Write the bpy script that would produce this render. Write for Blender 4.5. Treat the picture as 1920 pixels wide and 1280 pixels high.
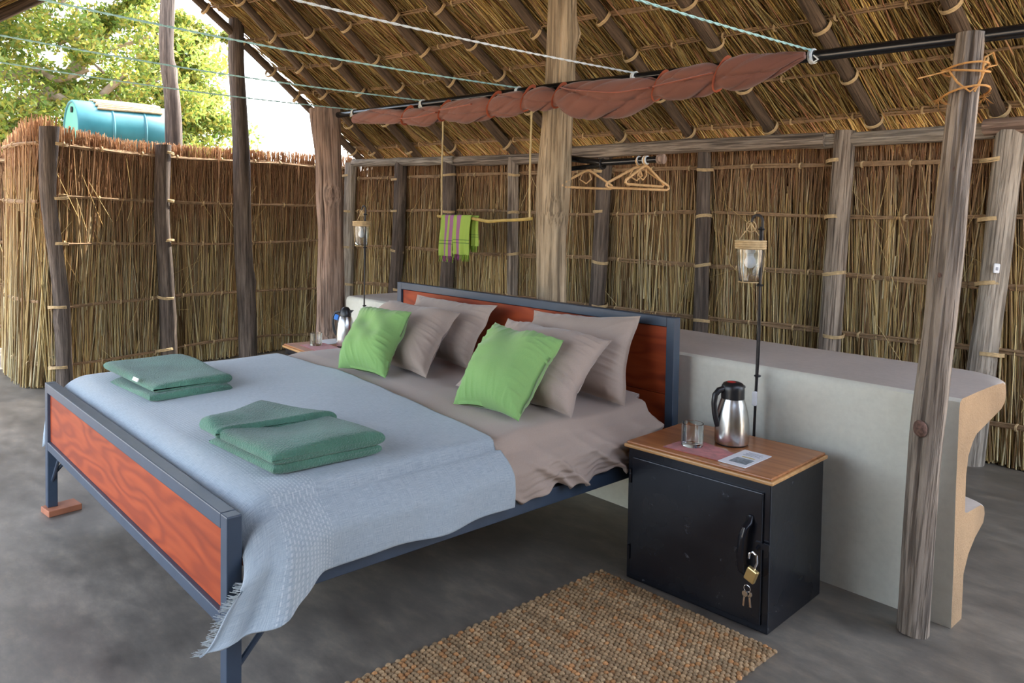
import bpy, bmesh, math, random
import numpy as np
from mathutils import Vector, Matrix

scene = bpy.context.scene
COL = scene.collection
for o in list(bpy.data.objects):
    bpy.data.objects.remove(o)
PI = math.pi

# ------------------------------------------------------------------ camera
cam_d = bpy.data.cameras.new('camera')
cam = bpy.data.objects.new('camera', cam_d)
COL.objects.link(cam)
scene.camera = cam
yaw, pitch, roll = 2.4217, -0.0361, 0.0144
fw = Vector((math.cos(yaw) * math.cos(pitch), math.sin(yaw) * math.cos(pitch), math.sin(pitch)))
rt = Vector((math.sin(yaw), -math.cos(yaw), 0.0))
up = rt.cross(fw)
rt, up = math.cos(roll) * rt + math.sin(roll) * up, -math.sin(roll) * rt + math.cos(roll) * up
M3 = Matrix((rt, up, -fw)).transposed()
cam.matrix_world = Matrix.Translation((3.7491, -0.7664, 1.3204)) @ M3.to_4x4()
cam_d.sensor_width = 36.0
cam_d.lens = 36.0 * 1450.8 / 1920.0
cam_d.shift_x = (960 - 908.86) / 1920.0
cam_d.shift_y = (453.66 - 640) / 1920.0
cam_d.clip_end = 500

# ------------------------------------------------------------------ world, sun, exposure
world = bpy.data.worlds.new('world')
scene.world = world
world.use_nodes = True
wn = world.node_tree
sky = wn.nodes.new('ShaderNodeTexSky')
sky.sky_type = 'NISHITA'
sky.sun_disc = False
sky.sun_elevation = math.radians(58)
sky.sun_rotation = math.radians(-15)
sky.dust_density = 3.0
sky.air_density = 1.0
bg = wn.nodes['Background']
hs = wn.nodes.new('ShaderNodeHueSaturation')
hs.inputs['Saturation'].default_value = 0.60
wn.links.new(sky.outputs[0], hs.inputs['Color'])
wn.links.new(hs.outputs[0], bg.inputs[0])
bg.inputs[1].default_value = 0.60

sun_d = bpy.data.lights.new('sun', 'SUN')
sun_d.energy = 6.5
sun_d.angle = math.radians(0.6)
sun_d.color = (1.0, 0.94, 0.84)
sun = bpy.data.objects.new('sun', sun_d)
COL.objects.link(sun)
sun_dir = Vector((-0.11, 0.56, 0.82)).normalized()     # towards the sun
sun.rotation_euler = sun_dir.to_track_quat('Z', 'Y').to_euler()

scene.view_settings.view_transform = 'Standard'
scene.view_settings.look = 'None'
scene.view_settings.gamma = 1.0
scene.view_settings.use_curve_mapping = False
scene.view_settings.exposure = 1.5

rng = np.random.RandomState(7)
R = random.Random(11)

# ------------------------------------------------------------------ materials
def nt(name):
    m = bpy.data.materials.new(name)
    m.use_nodes = True
    t = m.node_tree
    return m, t, t.nodes['Principled BSDF']

def N(t, kind, **kw):
    n = t.nodes.new(kind)
    for k, v in kw.items():
        if k in n.inputs.keys():
            n.inputs[k].default_value = v
        else:
            setattr(n, k, v)
    return n

def ramp(t, fac, stops):
    r = t.nodes.new('ShaderNodeValToRGB')
    while len(r.color_ramp.elements) < len(stops):
        r.color_ramp.elements.new(0.5)
    for e, (p, c) in zip(r.color_ramp.elements, stops):
        e.position = p
        e.color = (c[0], c[1], c[2], 1.0)
    t.links.new(fac, r.inputs[0])
    return r.outputs[0]

def coords(t, kind='Object', scale=(1, 1, 1)):
    tc = t.nodes.new('ShaderNodeTexCoord')
    mp = t.nodes.new('ShaderNodeMapping')
    mp.inputs['Scale'].default_value = scale
    t.links.new(tc.outputs[kind], mp.inputs[0])
    return mp.outputs[0]

def bump(t, b, height, strength=0.3, dist=0.01):
    n = t.nodes.new('ShaderNodeBump')
    n.inputs['Strength'].default_value = strength
    n.inputs['Distance'].default_value = dist
    t.links.new(height, n.inputs['Height'])
    t.links.new(n.outputs[0], b.inputs['Normal'])
    return n

def noise(t, vec, scale, detail=4.0, rough=0.55):
    n = t.nodes.new('ShaderNodeTexNoise')
    n.inputs['Scale'].default_value = scale
    n.inputs['Detail'].default_value = detail
    n.inputs['Roughness'].default_value = rough
    t.links.new(vec, n.inputs['Vector'])
    return n.outputs[0]

def mixc(t, fac, a, b, mode='MIX'):
    n = t.nodes.new('ShaderNodeMix')
    n.data_type = 'RGBA'
    n.blend_type = mode
    if isinstance(fac, (int, float)):
        n.inputs[0].default_value = fac
    else:
        t.links.new(fac, n.inputs[0])
    for v, i in ((a, 6), (b, 7)):
        if isinstance(v, tuple):
            n.inputs[i].default_value = (v[0], v[1], v[2], 1)
        else:
            t.links.new(v, n.inputs[i])
    return n.outputs[2]

def plain(name, c, rough=0.5, metal=0.0, var=0.12, sc=30, bmp=0.0, coat=0.0):
    m, t, b = nt(name)
    v = coords(t)
    n = noise(t, v, sc)
    lo = tuple(x * (1 - var) for x in c)
    hi = tuple(min(1, x * (1 + var)) for x in c)
    t.links.new(ramp(t, n, [(0.3, lo), (0.7, hi)]), b.inputs['Base Color'])
    b.inputs['Roughness'].default_value = rough
    b.inputs['Metallic'].default_value = metal
    if coat:
        b.inputs['Coat Weight'].default_value = coat
        b.inputs['Coat Roughness'].default_value = 0.08
    if bmp:
        bump(t, b, n, bmp, 0.004)
    return m

def fabric(name, c, var=0.1, sc=260, bmp=0.35, rough=0.9, big=3.0, sheen=0.2, dist=0.002):
    m, t, b = nt(name)
    v = coords(t)
    n1 = noise(t, v, sc, 2)
    n2 = noise(t, v, big, 3)
    lo = tuple(x * (1 - var) for x in c)
    hi = tuple(min(1, x * (1 + var)) for x in c)
    base = ramp(t, n2, [(0.3, lo), (0.7, hi)])
    base = mixc(t, 0.25, base, ramp(t, n1, [(0.35, (0.75, 0.75, 0.75)), (0.65, (1, 1, 1))]), 'MULTIPLY')
    t.links.new(base, b.inputs['Base Color'])
    b.inputs['Roughness'].default_value = rough
    b.inputs['Sheen Weight'].default_value = sheen
    bump(t, b, n1, bmp, dist)
    return m

def wood_pole(name, dark, mid, light, crack=0.75, knots=True):
    """weathered pole; the grain follows local Z"""
    m, t, b = nt(name)
    v = coords(t, 'Object', (38, 38, 2.6))
    n1 = noise(t, v, 1.0, 6, 0.65)
    v2 = coords(t, 'Object', (5, 5, 1.6))
    n2 = noise(t, v2, 1.4, 4)
    base = ramp(t, n1, [(0.30, dark), (0.46, mid), (0.68, light)])
    patch = ramp(t, n2, [(0.35, (0.62, 0.60, 0.58)), (0.65, (1.05, 1.0, 0.95))])
    base = mixc(t, 0.8, base, patch, 'MULTIPLY')
    v3 = coords(t, 'Object', (26, 26, 0.9))
    wv = noise(t, v3, 1.3, 3, 0.5)
    ck = ramp(t, wv, [(0.36, (0.08, 0.06, 0.05)), (0.43, (1, 1, 1))])
    v4 = coords(t, 'Object', (95, 95, 3.2))
    ck2 = ramp(t, noise(t, v4, 1.0, 3, 0.5), [(0.38, (0.16, 0.13, 0.11)), (0.49, (1, 1, 1))])
    ck = mixc(t, 0.85, ck, ck2, 'MULTIPLY')
    base = mixc(t, crack, base, ck, 'MULTIPLY')
    t.links.new(base, b.inputs['Base Color'])
    b.inputs['Roughness'].default_value = 0.9
    h = N(t, 'ShaderNodeMath', operation='MULTIPLY')
    t.links.new(n1, h.inputs[0])
    t.links.new(ck, h.inputs[1])
    bump(t, b, h.outputs[0], 0.9, 0.012)
    return m

def strand_mat(name, transl=0.25, gain=1.0):
    m, t, b = nt(name)
    a = t.nodes.new('ShaderNodeAttribute')
    a.attribute_name = 'Col'
    n = noise(t, coords(t, 'Object', (60, 60, 9)), 1.0, 3)
    c = mixc(t, 0.5, a.outputs['Color'], ramp(t, n, [(0.3, (0.72 * gain,) * 3), (0.7, (1.15 * gain,) * 3)]), 'MULTIPLY')
    t.links.new(c, b.inputs['Base Color'])
    b.inputs['Roughness'].default_value = 0.75
    b.inputs['Specular IOR Level'].default_value = 0.25
    tr = t.nodes.new('ShaderNodeBsdfTranslucent')
    t.links.new(c, tr.inputs[0])
    mx = t.nodes.new('ShaderNodeMixShader')
    mx.inputs[0].default_value = transl
    t.links.new(b.outputs[0], mx.inputs[1])
    t.links.new(tr.outputs[0], mx.inputs[2])
    t.links.new(mx.outputs[0], t.nodes['Material Output'].inputs[0])
    return m

M = {}
M['reed'] = strand_mat('reed_straw')
M['backing'] = plain('reed_backing', (0.16, 0.10, 0.045), 0.95, var=0.4, sc=60)
M['pole_grey'] = wood_pole('pole_grey', (0.17, 0.13, 0.10), (0.33, 0.27, 0.215), (0.48, 0.41, 0.34))
M['pole_tan'] = wood_pole('pole_tan', (0.24, 0.175, 0.11), (0.40, 0.31, 0.20), (0.56, 0.45, 0.31), 0.6)
M['pole_dark'] = wood_pole('pole_dark', (0.055, 0.042, 0.034), (0.12, 0.092, 0.075), (0.22, 0.175, 0.14), 0.5)
M['pole_rafter'] = wood_pole('pole_rafter', (0.05, 0.035, 0.022), (0.11, 0.074, 0.047), (0.19, 0.13, 0.085), 0.5)
M['pole_red'] = wood_pole('pole_red', (0.19, 0.12, 0.09), (0.33, 0.225, 0.17), (0.45, 0.33, 0.26), 0.6)
M['pole_pale'] = wood_pole('pole_pale', (0.22, 0.19, 0.155), (0.40, 0.35, 0.29), (0.55, 0.50, 0.43), 0.55)
M['stick'] = plain('stick_brown', (0.27, 0.17, 0.09), 0.85, var=0.35, sc=25)
M['bark_tie'] = plain('bark_strip', (0.50, 0.36, 0.19), 0.8, var=0.25, sc=40)
M['twine'] = plain('orange_twine', (0.55, 0.27, 0.08), 0.85, var=0.25, sc=60)
M['metal_blue'] = plain('slate_paint', (0.034, 0.052, 0.082), 0.40, var=0.10, sc=14)
M['black_pipe'] = plain('black_pipe', (0.008, 0.008, 0.009), 0.22, var=0.2)
M['black_enamel'] = None

# polished concrete floor
m, t, b = nt('polished_concrete')
v = coords(t)
n1 = noise(t, coords(t, 'Object', (1, 1.5, 1)), 1.7, 9, 0.62)
n2 = noise(t, coords(t, 'Object', (1, 2.2, 1)), 5.5, 9, 0.72)
c = ramp(t, n1, [(0.30, (0.108, 0.096, 0.080)), (0.50, (0.178, 0.158, 0.131)), (0.70, (0.27, 0.238, 0.196))])
c2 = ramp(t, n2, [(0.34, (0.68, 0.69, 0.71)), (0.52, (0.95, 0.95, 0.95)), (0.70, (1.35, 1.30, 1.22))])
c = mixc(t, 1.0, c, c2, 'MULTIPLY')
t.links.new(c, b.inputs['Base Color'])
r2 = ramp(t, n2, [(0.3, (0.34,) * 3), (0.7, (0.55,) * 3)])
t.links.new(r2, b.inputs['Roughness'])
bump(t, b, n2, 0.08, 0.01)
M['concrete'] = m

M['sand'] = plain('sandy_ground', (0.46, 0.36, 0.25), 0.95, var=0.25, sc=3, bmp=0.3)

# plaster
def plaster(name, c, bmp, sc, var=0.1):
    m, t, b = nt(name)
    v = coords(t)
    n1 = noise(t, v, 2.2, 5)
    n2 = noise(t, v, sc, 6, 0.7)
    lo = tuple(x * (1 - var) for x in c)
    hi = tuple(min(1, x * (1 + var * 0.6)) for x in c)
    base = ramp(t, n1, [(0.3, lo), (0.65, hi)])
    base = mixc(t, 0.5, base, ramp(t, n2, [(0.3, (0.85,) * 3), (0.6, (1.0,) * 3)]), 'MULTIPLY')
    t.links.new(base, b.inputs['Base Color'])
    b.inputs['Roughness'].default_value = 0.85
    bump(t, b, n2, bmp, 0.006)
    return m
M['plaster'] = plaster('pale_plaster', (0.66, 0.65, 0.56), 0.12, 40)
M['plaster_top'] = plaster('counter_plaster', (0.46, 0.40, 0.35), 0.1, 40)
M['plaster_raw'] = plaster('raw_sand_plaster', (0.40, 0.255, 0.135), 1.0, 110, 0.35)

# red stained planks, grain along local X
def redwood(name, s=(2.2, 30, 30), k=1.0):
    m, t, b = nt(name)
    v = coords(t, 'Object', s)
    d = noise(t, v, 1.1, 5, 0.6)
    n0 = noise(t, coords(t, 'Object', (0.55, 1, 2.4)), 1.5, 3, 0.5)
    mu = N(t, 'ShaderNodeMath', operation='MULTIPLY'); mu.inputs[1].default_value = 90.0
    t.links.new(n0, mu.inputs[0])
    sn = N(t, 'ShaderNodeMath', operation='SINE')
    t.links.new(mu.outputs[0], sn.inputs[0])
    ma = N(t, 'ShaderNodeMath', operation='MULTIPLY_ADD'); ma.inputs[1].default_value = 0.5; ma.inputs[2].default_value = 0.5
    t.links.new(sn.outputs[0], ma.inputs[0])
    c = ramp(t, ma.outputs[0], [(0.0, (0.225 * k, 0.032 * k, 0.007 * k)), (0.5, (0.29 * k, 0.045 * k, 0.009 * k)), (1.0, (0.325 * k, 0.055 * k, 0.012 * k))])
    c = mixc(t, 0.45, c, ramp(t, d, [(0.3, (0.62, 0.55, 0.5)), (0.6, (1.05,) * 3)]), 'MULTIPLY')
    kn = ramp(t, noise(t, coords(t, 'Object', (2.2, 2, 5)), 1.3, 2), [(0.24, (0.35, 0.25, 0.22)), (0.34, (1, 1, 1))])
    c = mixc(t, 0.9, c, kn, 'MULTIPLY')
    t.links.new(c, b.inputs['Base Color'])
    b.inputs['Roughness'].default_value = 0.55
    b.inputs['Specular IOR Level'].default_value = 0.3
    bump(t, b, d, 0.12, 0.004)
    return m
M['redwood'] = redwood('red_stained_wood')

def varnish(name, c1, c2, s=(3, 40, 40)):
    m, t, b = nt(name)
    v = coords(t, 'Object', s)
    d = noise(t, v, 1.0, 5, 0.6)
    t.links.new(ramp(t, d, [(0.3, c1), (0.7, c2)]), b.inputs['Base Color'])
    b.inputs['Roughness'].default_value = 0.3
    return m
M['top_wood'] = varnish('varnished_top', (0.26, 0.085, 0.03), (0.47, 0.20, 0.075))
M['top_edge'] = varnish('varnished_edge', (0.42, 0.21, 0.075), (0.62, 0.36, 0.15))

# black chipped enamel
m, t, b = nt('black_enamel')
v = coords(t)
n1 = noise(t, v, 22, 8, 0.75)
n2 = noise(t, v, 4, 3)
c = ramp(t, n1, [(0.63, (0.008, 0.009, 0.013)), (0.72, (0.10, 0.10, 0.11))])
t.links.new(c, b.inputs['Base Color'])
t.links.new(ramp(t, n2, [(0.3, (0.16,) * 3), (0.7, (0.34,) * 3)]), b.inputs['Roughness'])
bump(t, b, noise(t, v, 40, 3), 0.10, 0.004)
M['black_enamel'] = m

M['taupe'] = fabric('taupe_cotton', (0.39, 0.30, 0.245), 0.05, 300, 0.12)
M['green'] = fabric('green_cotton', (0.225, 0.41, 0.125), 0.05, 300, 0.12)
M['towel'] = fabric('green_terry', (0.066, 0.172, 0.120), 0.25, 170, 1.0, 0.95, 7, 0.25, 0.007)
M['mattress'] = fabric('mattress_sheet', (0.37, 0.29, 0.24), 0.05, 300, 0.15)

# linen throw with a stitched band along the foot
m, t, b = nt('grey_blue_linen')
v = coords(t)
sx = noise(t, coords(t, 'UV', (30, 900, 1)), 1.0, 3)
sy = noise(t, coords(t, 'UV', (900, 30, 1)), 1.0, 3)
ad = N(t, 'ShaderNodeMath', operation='ADD')
t.links.new(sx, ad.inputs[0]); t.links.new(sy, ad.inputs[1])
hf = N(t, 'ShaderNodeMath', operation='MULTIPLY'); hf.inputs[1].default_value = 0.5
t.links.new(ad.outputs[0], hf.inputs[0])
c = ramp(t, hf.outputs[0], [(0.36, (0.235, 0.285, 0.325)), (0.52, (0.335, 0.39, 0.43)), (0.66, (0.43, 0.48, 0.515))])
uvc = t.nodes.new('ShaderNodeTexCoord')
br = N(t, 'ShaderNodeTexBrick')
br.inputs['Scale'].default_value = 1.0
br.inputs['Color1'].default_value = (1, 1, 1, 1); br.inputs['Color2'].default_value = (1, 1, 1, 1); br.inputs['Mortar'].default_value = (0, 0, 0, 1)
br.inputs['Brick Width'].default_value = 0.015; br.inputs['Row Height'].default_value = 0.010; br.inputs['Mortar Size'].default_value = 0.0032
t.links.new(uvc.outputs['UV'], br.inputs['Vector'])
sep = N(t, 'ShaderNodeSeparateXYZ')
t.links.new(uvc.outputs['UV'], sep.inputs[0])
g1 = N(t, 'ShaderNodeMath', operation='GREATER_THAN'); g1.inputs[1].default_value = 0.145
l1 = N(t, 'ShaderNodeMath', operation='LESS_THAN'); l1.inputs[1].default_value = 0.275
t.links.new(sep.outputs[1], g1.inputs[0]); t.links.new(sep.outputs[1], l1.inputs[0])
mm = N(t, 'ShaderNodeMath', operation='MULTIPLY')
t.links.new(g1.outputs[0], mm.inputs[0]); t.links.new(l1.outputs[0], mm.inputs[1])
mm2 = N(t, 'ShaderNodeMath', operation='MULTIPLY')
t.links.new(mm.outputs[0], mm2.inputs[0]); t.links.new(br.outputs[0], mm2.inputs[1])
mm3 = N(t, 'ShaderNodeMath', operation='MULTIPLY'); mm3.inputs[1].default_value = 0.42
t.links.new(mm2.outputs[0], mm3.inputs[0])
c = mixc(t, mm3.outputs[0], c, (0.60, 0.63, 0.64))
t.links.new(c, b.inputs['Base Color'])
b.inputs['Roughness'].default_value = 0.95
b.inputs['Sheen Weight'].default_value = 0.2
sm = N(t, 'ShaderNodeMath', operation='ADD')
t.links.new(hf.outputs[0], sm.inputs[0]); t.links.new(mm2.outputs[0], sm.inputs[1])
bump(t, b, sm.outputs[0], 0.35, 0.002)
M['throw'] = m

M['curtain'] = fabric('rust_brown_canvas', (0.185, 0.070, 0.046), 0.12, 300, 0.2)
M['ribbon'] = fabric('orange_ribbon', (0.42, 0.085, 0.028), 0.1, 300, 0.2)
M['rope_teal'] = plain('teal_rope', (0.38, 0.60, 0.56), 0.7, var=0.3, sc=300)
M['rope_white'] = plain('white_rope', (0.72, 0.74, 0.72), 0.7, var=0.25, sc=300)
M['steel'] = plain('brushed_steel', (0.62, 0.62, 0.61), 0.26, 1.0, 0.06, 60)
M['chrome'] = plain('chrome', (0.75, 0.75, 0.76), 0.12, 1.0, 0.03)
M['brass'] = plain('brass', (0.62, 0.46, 0.20), 0.32, 0.85, 0.1)
M['plastic_black'] = plain('black_plastic', (0.012, 0.012, 0.014), 0.35, var=0.1)
M['plastic_red'] = plain('red_plastic', (0.55, 0.02, 0.025), 0.3, var=0.05)
M['plastic_blue'] = plain('blue_plastic', (0.03, 0.2, 0.65), 0.35, var=0.05)
M['plastic_white'] = plain('white_plastic', (0.75, 0.76, 0.78), 0.4, var=0.03)
M['rebar'] = plain('rusty_rebar', (0.045, 0.04, 0.038), 0.55, 0.5, 0.3, 60)
M['paper'] = plain('paper', (0.74, 0.75, 0.78), 0.7, var=0.04)
M['print_grey'] = plain('printed_picture', (0.22, 0.25, 0.27), 0.6, var=0.5, sc=90)
M['print_text'] = plain('printed_text', (0.30, 0.31, 0.36), 0.6, var=0.2)
M['print_gold'] = plain('printed_gold', (0.62, 0.50, 0.22), 0.6, var=0.2)
M['placemat'] = fabric('red_placemat', (0.42, 0.095, 0.085), 0.3, 120, 0.3, big=40)
M['bamboo'] = plain('bamboo', (0.56, 0.42, 0.20), 0.5, var=0.2, sc=12)
M['yellow_branch'] = plain('yellow_branch', (0.55, 0.38, 0.10), 0.6, var=0.25, sc=14)
M['cane'] = plain('cane_hanger', (0.60, 0.37, 0.17), 0.5, var=0.15, sc=60)
M['knot'] = plain('dark_knot', (0.13, 0.07, 0.05), 0.9, var=0.5, sc=90, bmp=0.8)
M['block'] = plain('terracotta_wood', (0.36, 0.13, 0.065), 0.7, var=0.2, sc=12)
M['drum'] = None
m, t, b = nt('blue_drum')
v = coords(t)
n1 = noise(t, v, 5, 5)
t.links.new(ramp(t, n1, [(0.3, (0.018, 0.13, 0.15)), (0.7, (0.035, 0.20, 0.225))]), b.inputs['Base Color'])
b.inputs['Roughness'].default_value = 0.4
M['drum'] = m
M['drum_end'] = plain('green_drum_end', (0.07, 0.30, 0.21), 0.45, var=0.15, sc=6)
M['mat_reed'] = plain('reed_mat', (0.36, 0.28, 0.16), 0.8, var=0.2, sc=40)
M['bulb'] = plain('bulb_plastic', (0.80, 0.82, 0.88), 0.35, var=0.02)
M['label'] = plain('care_label', (0.75, 0.72, 0.72), 0.7, var=0.03)

# glass
m, t, b = nt('clear_glass')
v = coords(t)
t.links.new(ramp(t, noise(t, v, 4, 1), [(0.0, (0.94, 0.97, 0.96)), (1.0, (0.98, 1, 0.99))]), b.inputs['Base Color'])
b.inputs['Roughness'].default_value = 0.03
b.inputs['Transmission Weight'].default_value = 1.0
b.inputs['IOR'].default_value = 1.45
M['glass'] = m

# leaf, colour per leaf
m = strand_mat('leaf', 0.6)
M['leaf'] = m
M['bark'] = plain('tree_bark', (0.30, 0.225, 0.165), 0.9, var=0.4, sc=9, bmp=0.6)

# jute
m, t, b = nt('jute')
a = t.nodes.new('ShaderNodeAttribute'); a.attribute_name = 'Col'
v = coords(t)
n1 = noise(t, v, 260, 3)
n2 = noise(t, coords(t, 'Object', (3, 14, 1)), 1.0, 3)
c = mixc(t, 0.8, a.outputs['Color'], ramp(t, n1, [(0.3, (0.6,) * 3), (0.7, (1.15,) * 3)]), 'MULTIPLY')
c = mixc(t, 0.8, c, ramp(t, n2, [(0.35, (0.8, 0.72, 0.62)), (0.6, (1.05, 1.05, 1.05))]), 'MULTIPLY')
t.links.new(c, b.inputs['Base Color'])
b.inputs['Roughness'].default_value = 0.9
bump(t, b, n1, 0.6, 0.003)
M['jute'] = m

# striped cloth on the rail: stripes by local X
m, t, b = nt('striped_cloth')
uv = t.nodes.new('ShaderNodeTexCoord')
sep = N(t, 'ShaderNodeSeparateXYZ'); t.links.new(uv.outputs['UV'], sep.inputs[0])
rp = t.nodes.new('ShaderNodeValToRGB'); rp.color_ramp.interpolation = 'CONSTANT'
G_, P_ = (0.36, 0.50, 0.085), (0.37, 0.15, 0.27)
st = [(0.0, G_), (0.12, P_), (0.24, G_), (0.29, P_), (0.42, G_), (0.53, P_), (0.68, G_), (1.0, G_)]
while len(rp.color_ramp.elements) < len(st):
    rp.color_ramp.elements.new(0.5)
for e, (p, c) in zip(rp.color_ramp.elements, st):
    e.position = p; e.color = (c[0], c[1], c[2], 1)
t.links.new(sep.outputs[0], rp.inputs[0])
# thin dark cross lines near the hem
ck = t.nodes.new('ShaderNodeValToRGB'); ck.color_ramp.interpolation = 'CONSTANT'
st2 = [(0.0, (1, 1, 1)), (0.30, (0.35, 0.45, 0.55)), (0.32, (1, 1, 1)), (0.38, (0.35, 0.45, 0.55)), (0.40, (1, 1, 1))]
while len(ck.color_ramp.elements) < len(st2):
    ck.color_ramp.elements.new(0.5)
for e, (p, c) in zip(ck.color_ramp.elements, st2):
    e.position = p; e.color = (c[0], c[1], c[2], 1)
t.links.new(sep.outputs[1], ck.inputs[0])
t.links.new(mixc(t, 1.0, rp.outputs[0], ck.outputs[0], 'MULTIPLY'), b.inputs['Base Color'])
b.inputs['Roughness'].default_value = 0.9
M['stripes'] = m

# ------------------------------------------------------------------ mesh helpers
class G:
    def __init__(self):
        self.v, self.f, self.mi, self.uv = [], [], [], None

    def add(self, verts, faces, mi=0):
        o = len(self.v)
        self.v += [tuple(p) for p in verts]
        self.f += [tuple(i + o for i in f) for f in faces]
        self.mi += [mi] * len(faces)
        return self

    def box(self, c, s, rot=None, mi=0):
        hx, hy, hz = s[0] / 2, s[1] / 2, s[2] / 2
        P = [Vector((x * hx, y * hy, z * hz)) for z in (-1, 1) for y in (-1, 1) for x in (-1, 1)]
        if rot is not None:
            P = [rot @ p for p in P]
        P = [p + Vector(c) for p in P]
        F = [(0, 2, 3, 1), (4, 5, 7, 6), (0, 1, 5, 4), (2, 6, 7, 3), (0, 4, 6, 2), (1, 3, 7, 5)]
        return self.add(P, F, mi)

    def bar(self, a, b, w, h, upv=(0, 0, 1), mi=0):
        a, b = Vector(a), Vector(b)
        d = (b - a)
        L = d.length
        z = d.normalized()
        x = Vector(upv).cross(z)
        if x.length < 1e-4:
            x = Vector((1, 0, 0))
        x.normalize()
        y = z.cross(x)
        rot = Matrix((x, y, z)).transposed()
        return self.box((a + b) / 2, (w, h, L), rot, mi)

    def tube(self, pts, r, n=10, caps=True, mi=0, twist=0.0, flat=1.0, closed=False):
        pts = [Vector(p) for p in pts]
        if isinstance(r, (int, float)):
            r = [r] * len(pts)
        k = len(pts)
        verts, faces = [], []
        px = None
        for i, p in enumerate(pts):
            if closed:
                d = pts[(i + 1) % k] - pts[i - 1]
            else:
                d = pts[min(i + 1, k - 1)] - pts[max(i - 1, 0)]
            d.normalize()
            if px is None:
                a = Vector((0, 0, 1)) if abs(d.z) < 0.9 else Vector((1, 0, 0))
                x = a.cross(d).normalized()
            else:
                x = (px - d * px.dot(d)).normalized()
            px = x
            y = d.cross(x)
            for j in range(n):
                q = 2 * PI * j / n + twist * i
                verts.append(p + x * (math.cos(q) * r[i]) + y * (math.sin(q) * r[i] * flat))
        rng_ = range(k if closed else k - 1)
        for i in rng_:
            i2 = (i + 1) % k
            for j in range(n):
                j2 = (j + 1) % n
                faces.append((i * n + j, i * n + j2, i2 * n + j2, i2 * n + j))
        if caps and not closed:
            faces.append(tuple(range(n - 1, -1, -1)))
            faces.append(tuple((k - 1) * n + j for j in range(n)))
        return self.add(verts, faces, mi)

    def lathe(self, prof, c=(0, 0, 0), n=28, mi=0, cap0=True, cap1=True):
        verts, faces = [], []
        k = len(prof)
        for (r, z) in prof:
            for j in range(n):
                q = 2 * PI * j / n
                verts.append((c[0] + r * math.cos(q), c[1] + r * math.sin(q), c[2] + z))
        for i in range(k - 1):
            for j in range(n):
                j2 = (j + 1) % n
                faces.append((i * n + j, i * n + j2, (i + 1) * n + j2, (i + 1) * n + j))
        if cap0:
            faces.append(tuple(range(n - 1, -1, -1)))
        if cap1:
            faces.append(tuple((k - 1) * n + j for j in range(n)))
        return self.add(verts, faces, mi)

    def torus(self, c, r, rr, axis='Z', n=20, k=8, mi=0):
        pts = []
        for j in range(n):
            q = 2 * PI * j / n
            if axis == 'Z':
                pts.append((c[0] + r * math.cos(q), c[1] + r * math.sin(q), c[2]))
            elif axis == 'Y':
                pts.append((c[0] + r * math.cos(q), c[1], c[2] + r * math.sin(q)))
            else:
                pts.append((c[0], c[1] + r * math.cos(q), c[2] + r * math.sin(q)))
        return self.tube(pts, rr, k, closed=True, mi=mi)

    def build(self, name, mat, parent=None, smooth=True, bevel=0.0, solid=0.0, mats=None, angle=40):
        me = bpy.data.meshes.new(name)
        me.from_pydata([tuple(p) for p in self.v], [], self.f)
        for mm_ in (mats if mats else [mat]):
            me.materials.append(mm_)
        if mats:
            me.polygons.foreach_set('material_index', self.mi)
        if smooth:
            me.polygons.foreach_set('use_smooth', [True] * len(me.polygons))
            try:
                me.set_sharp_from_angle(angle=math.radians(angle))
            except Exception:
                pass
        me.update()
        o = bpy.data.objects.new(name, me)
        COL.objects.link(o)
        if parent is not None:
            o.parent = parent
        if solid:
            md = o.modifiers.new('solid', 'SOLIDIFY')
            md.thickness = solid
            md.offset = 0
        if bevel:
            md = o.modifiers.new('bevel', 'BEVEL')
            md.width = bevel
            md.segments = 2
            md.limit_method = 'ANGLE'
            md.angle_limit = math.radians(35)
        return o

def np_mesh(name, V, F, mat, parent=None, col=None, smooth=False, uv=None, kind=None):
    """V (n,3), F (m,k) numpy"""
    me = bpy.data.meshes.new(name)
    n, m_, k = len(V), len(F), F.shape[1]
    me.vertices.add(n)
    me.vertices.foreach_set('co', np.ascontiguousarray(V, dtype=np.float32).ravel())
    me.loops.add(m_ * k)
    me.loops.foreach_set('vertex_index', np.ascontiguousarray(F, dtype=np.int32).ravel())
    me.polygons.add(m_)
    me.polygons.foreach_set('loop_start', np.arange(0, m_ * k, k, dtype=np.int32))
    me.polygons.foreach_set('loop_total', np.full(m_, k, dtype=np.int32))
    if smooth:
        me.polygons.foreach_set('use_smooth', np.ones(m_, dtype=bool))
    if col is not None:
        at = me.attributes.new('Col', 'FLOAT_COLOR', 'POINT')
        c4 = np.ones((n, 4), dtype=np.float32)
        c4[:, :3] = col
        at.data.foreach_set('color', c4.ravel())
    if uv is not None:
        l = me.uv_layers.new(name='UVMap')
        l.data.foreach_set('uv', np.ascontiguousarray(uv[F.ravel()], dtype=np.float32).ravel())
    me.materials.append(mat)
    me.update(calc_edges=True)
    me.validate()
    o = bpy.data.objects.new(name, me)
    COL.objects.link(o)
    if parent is not None:
        o.parent = parent
    if kind:
        o['kind'] = kind
    return o

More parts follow.
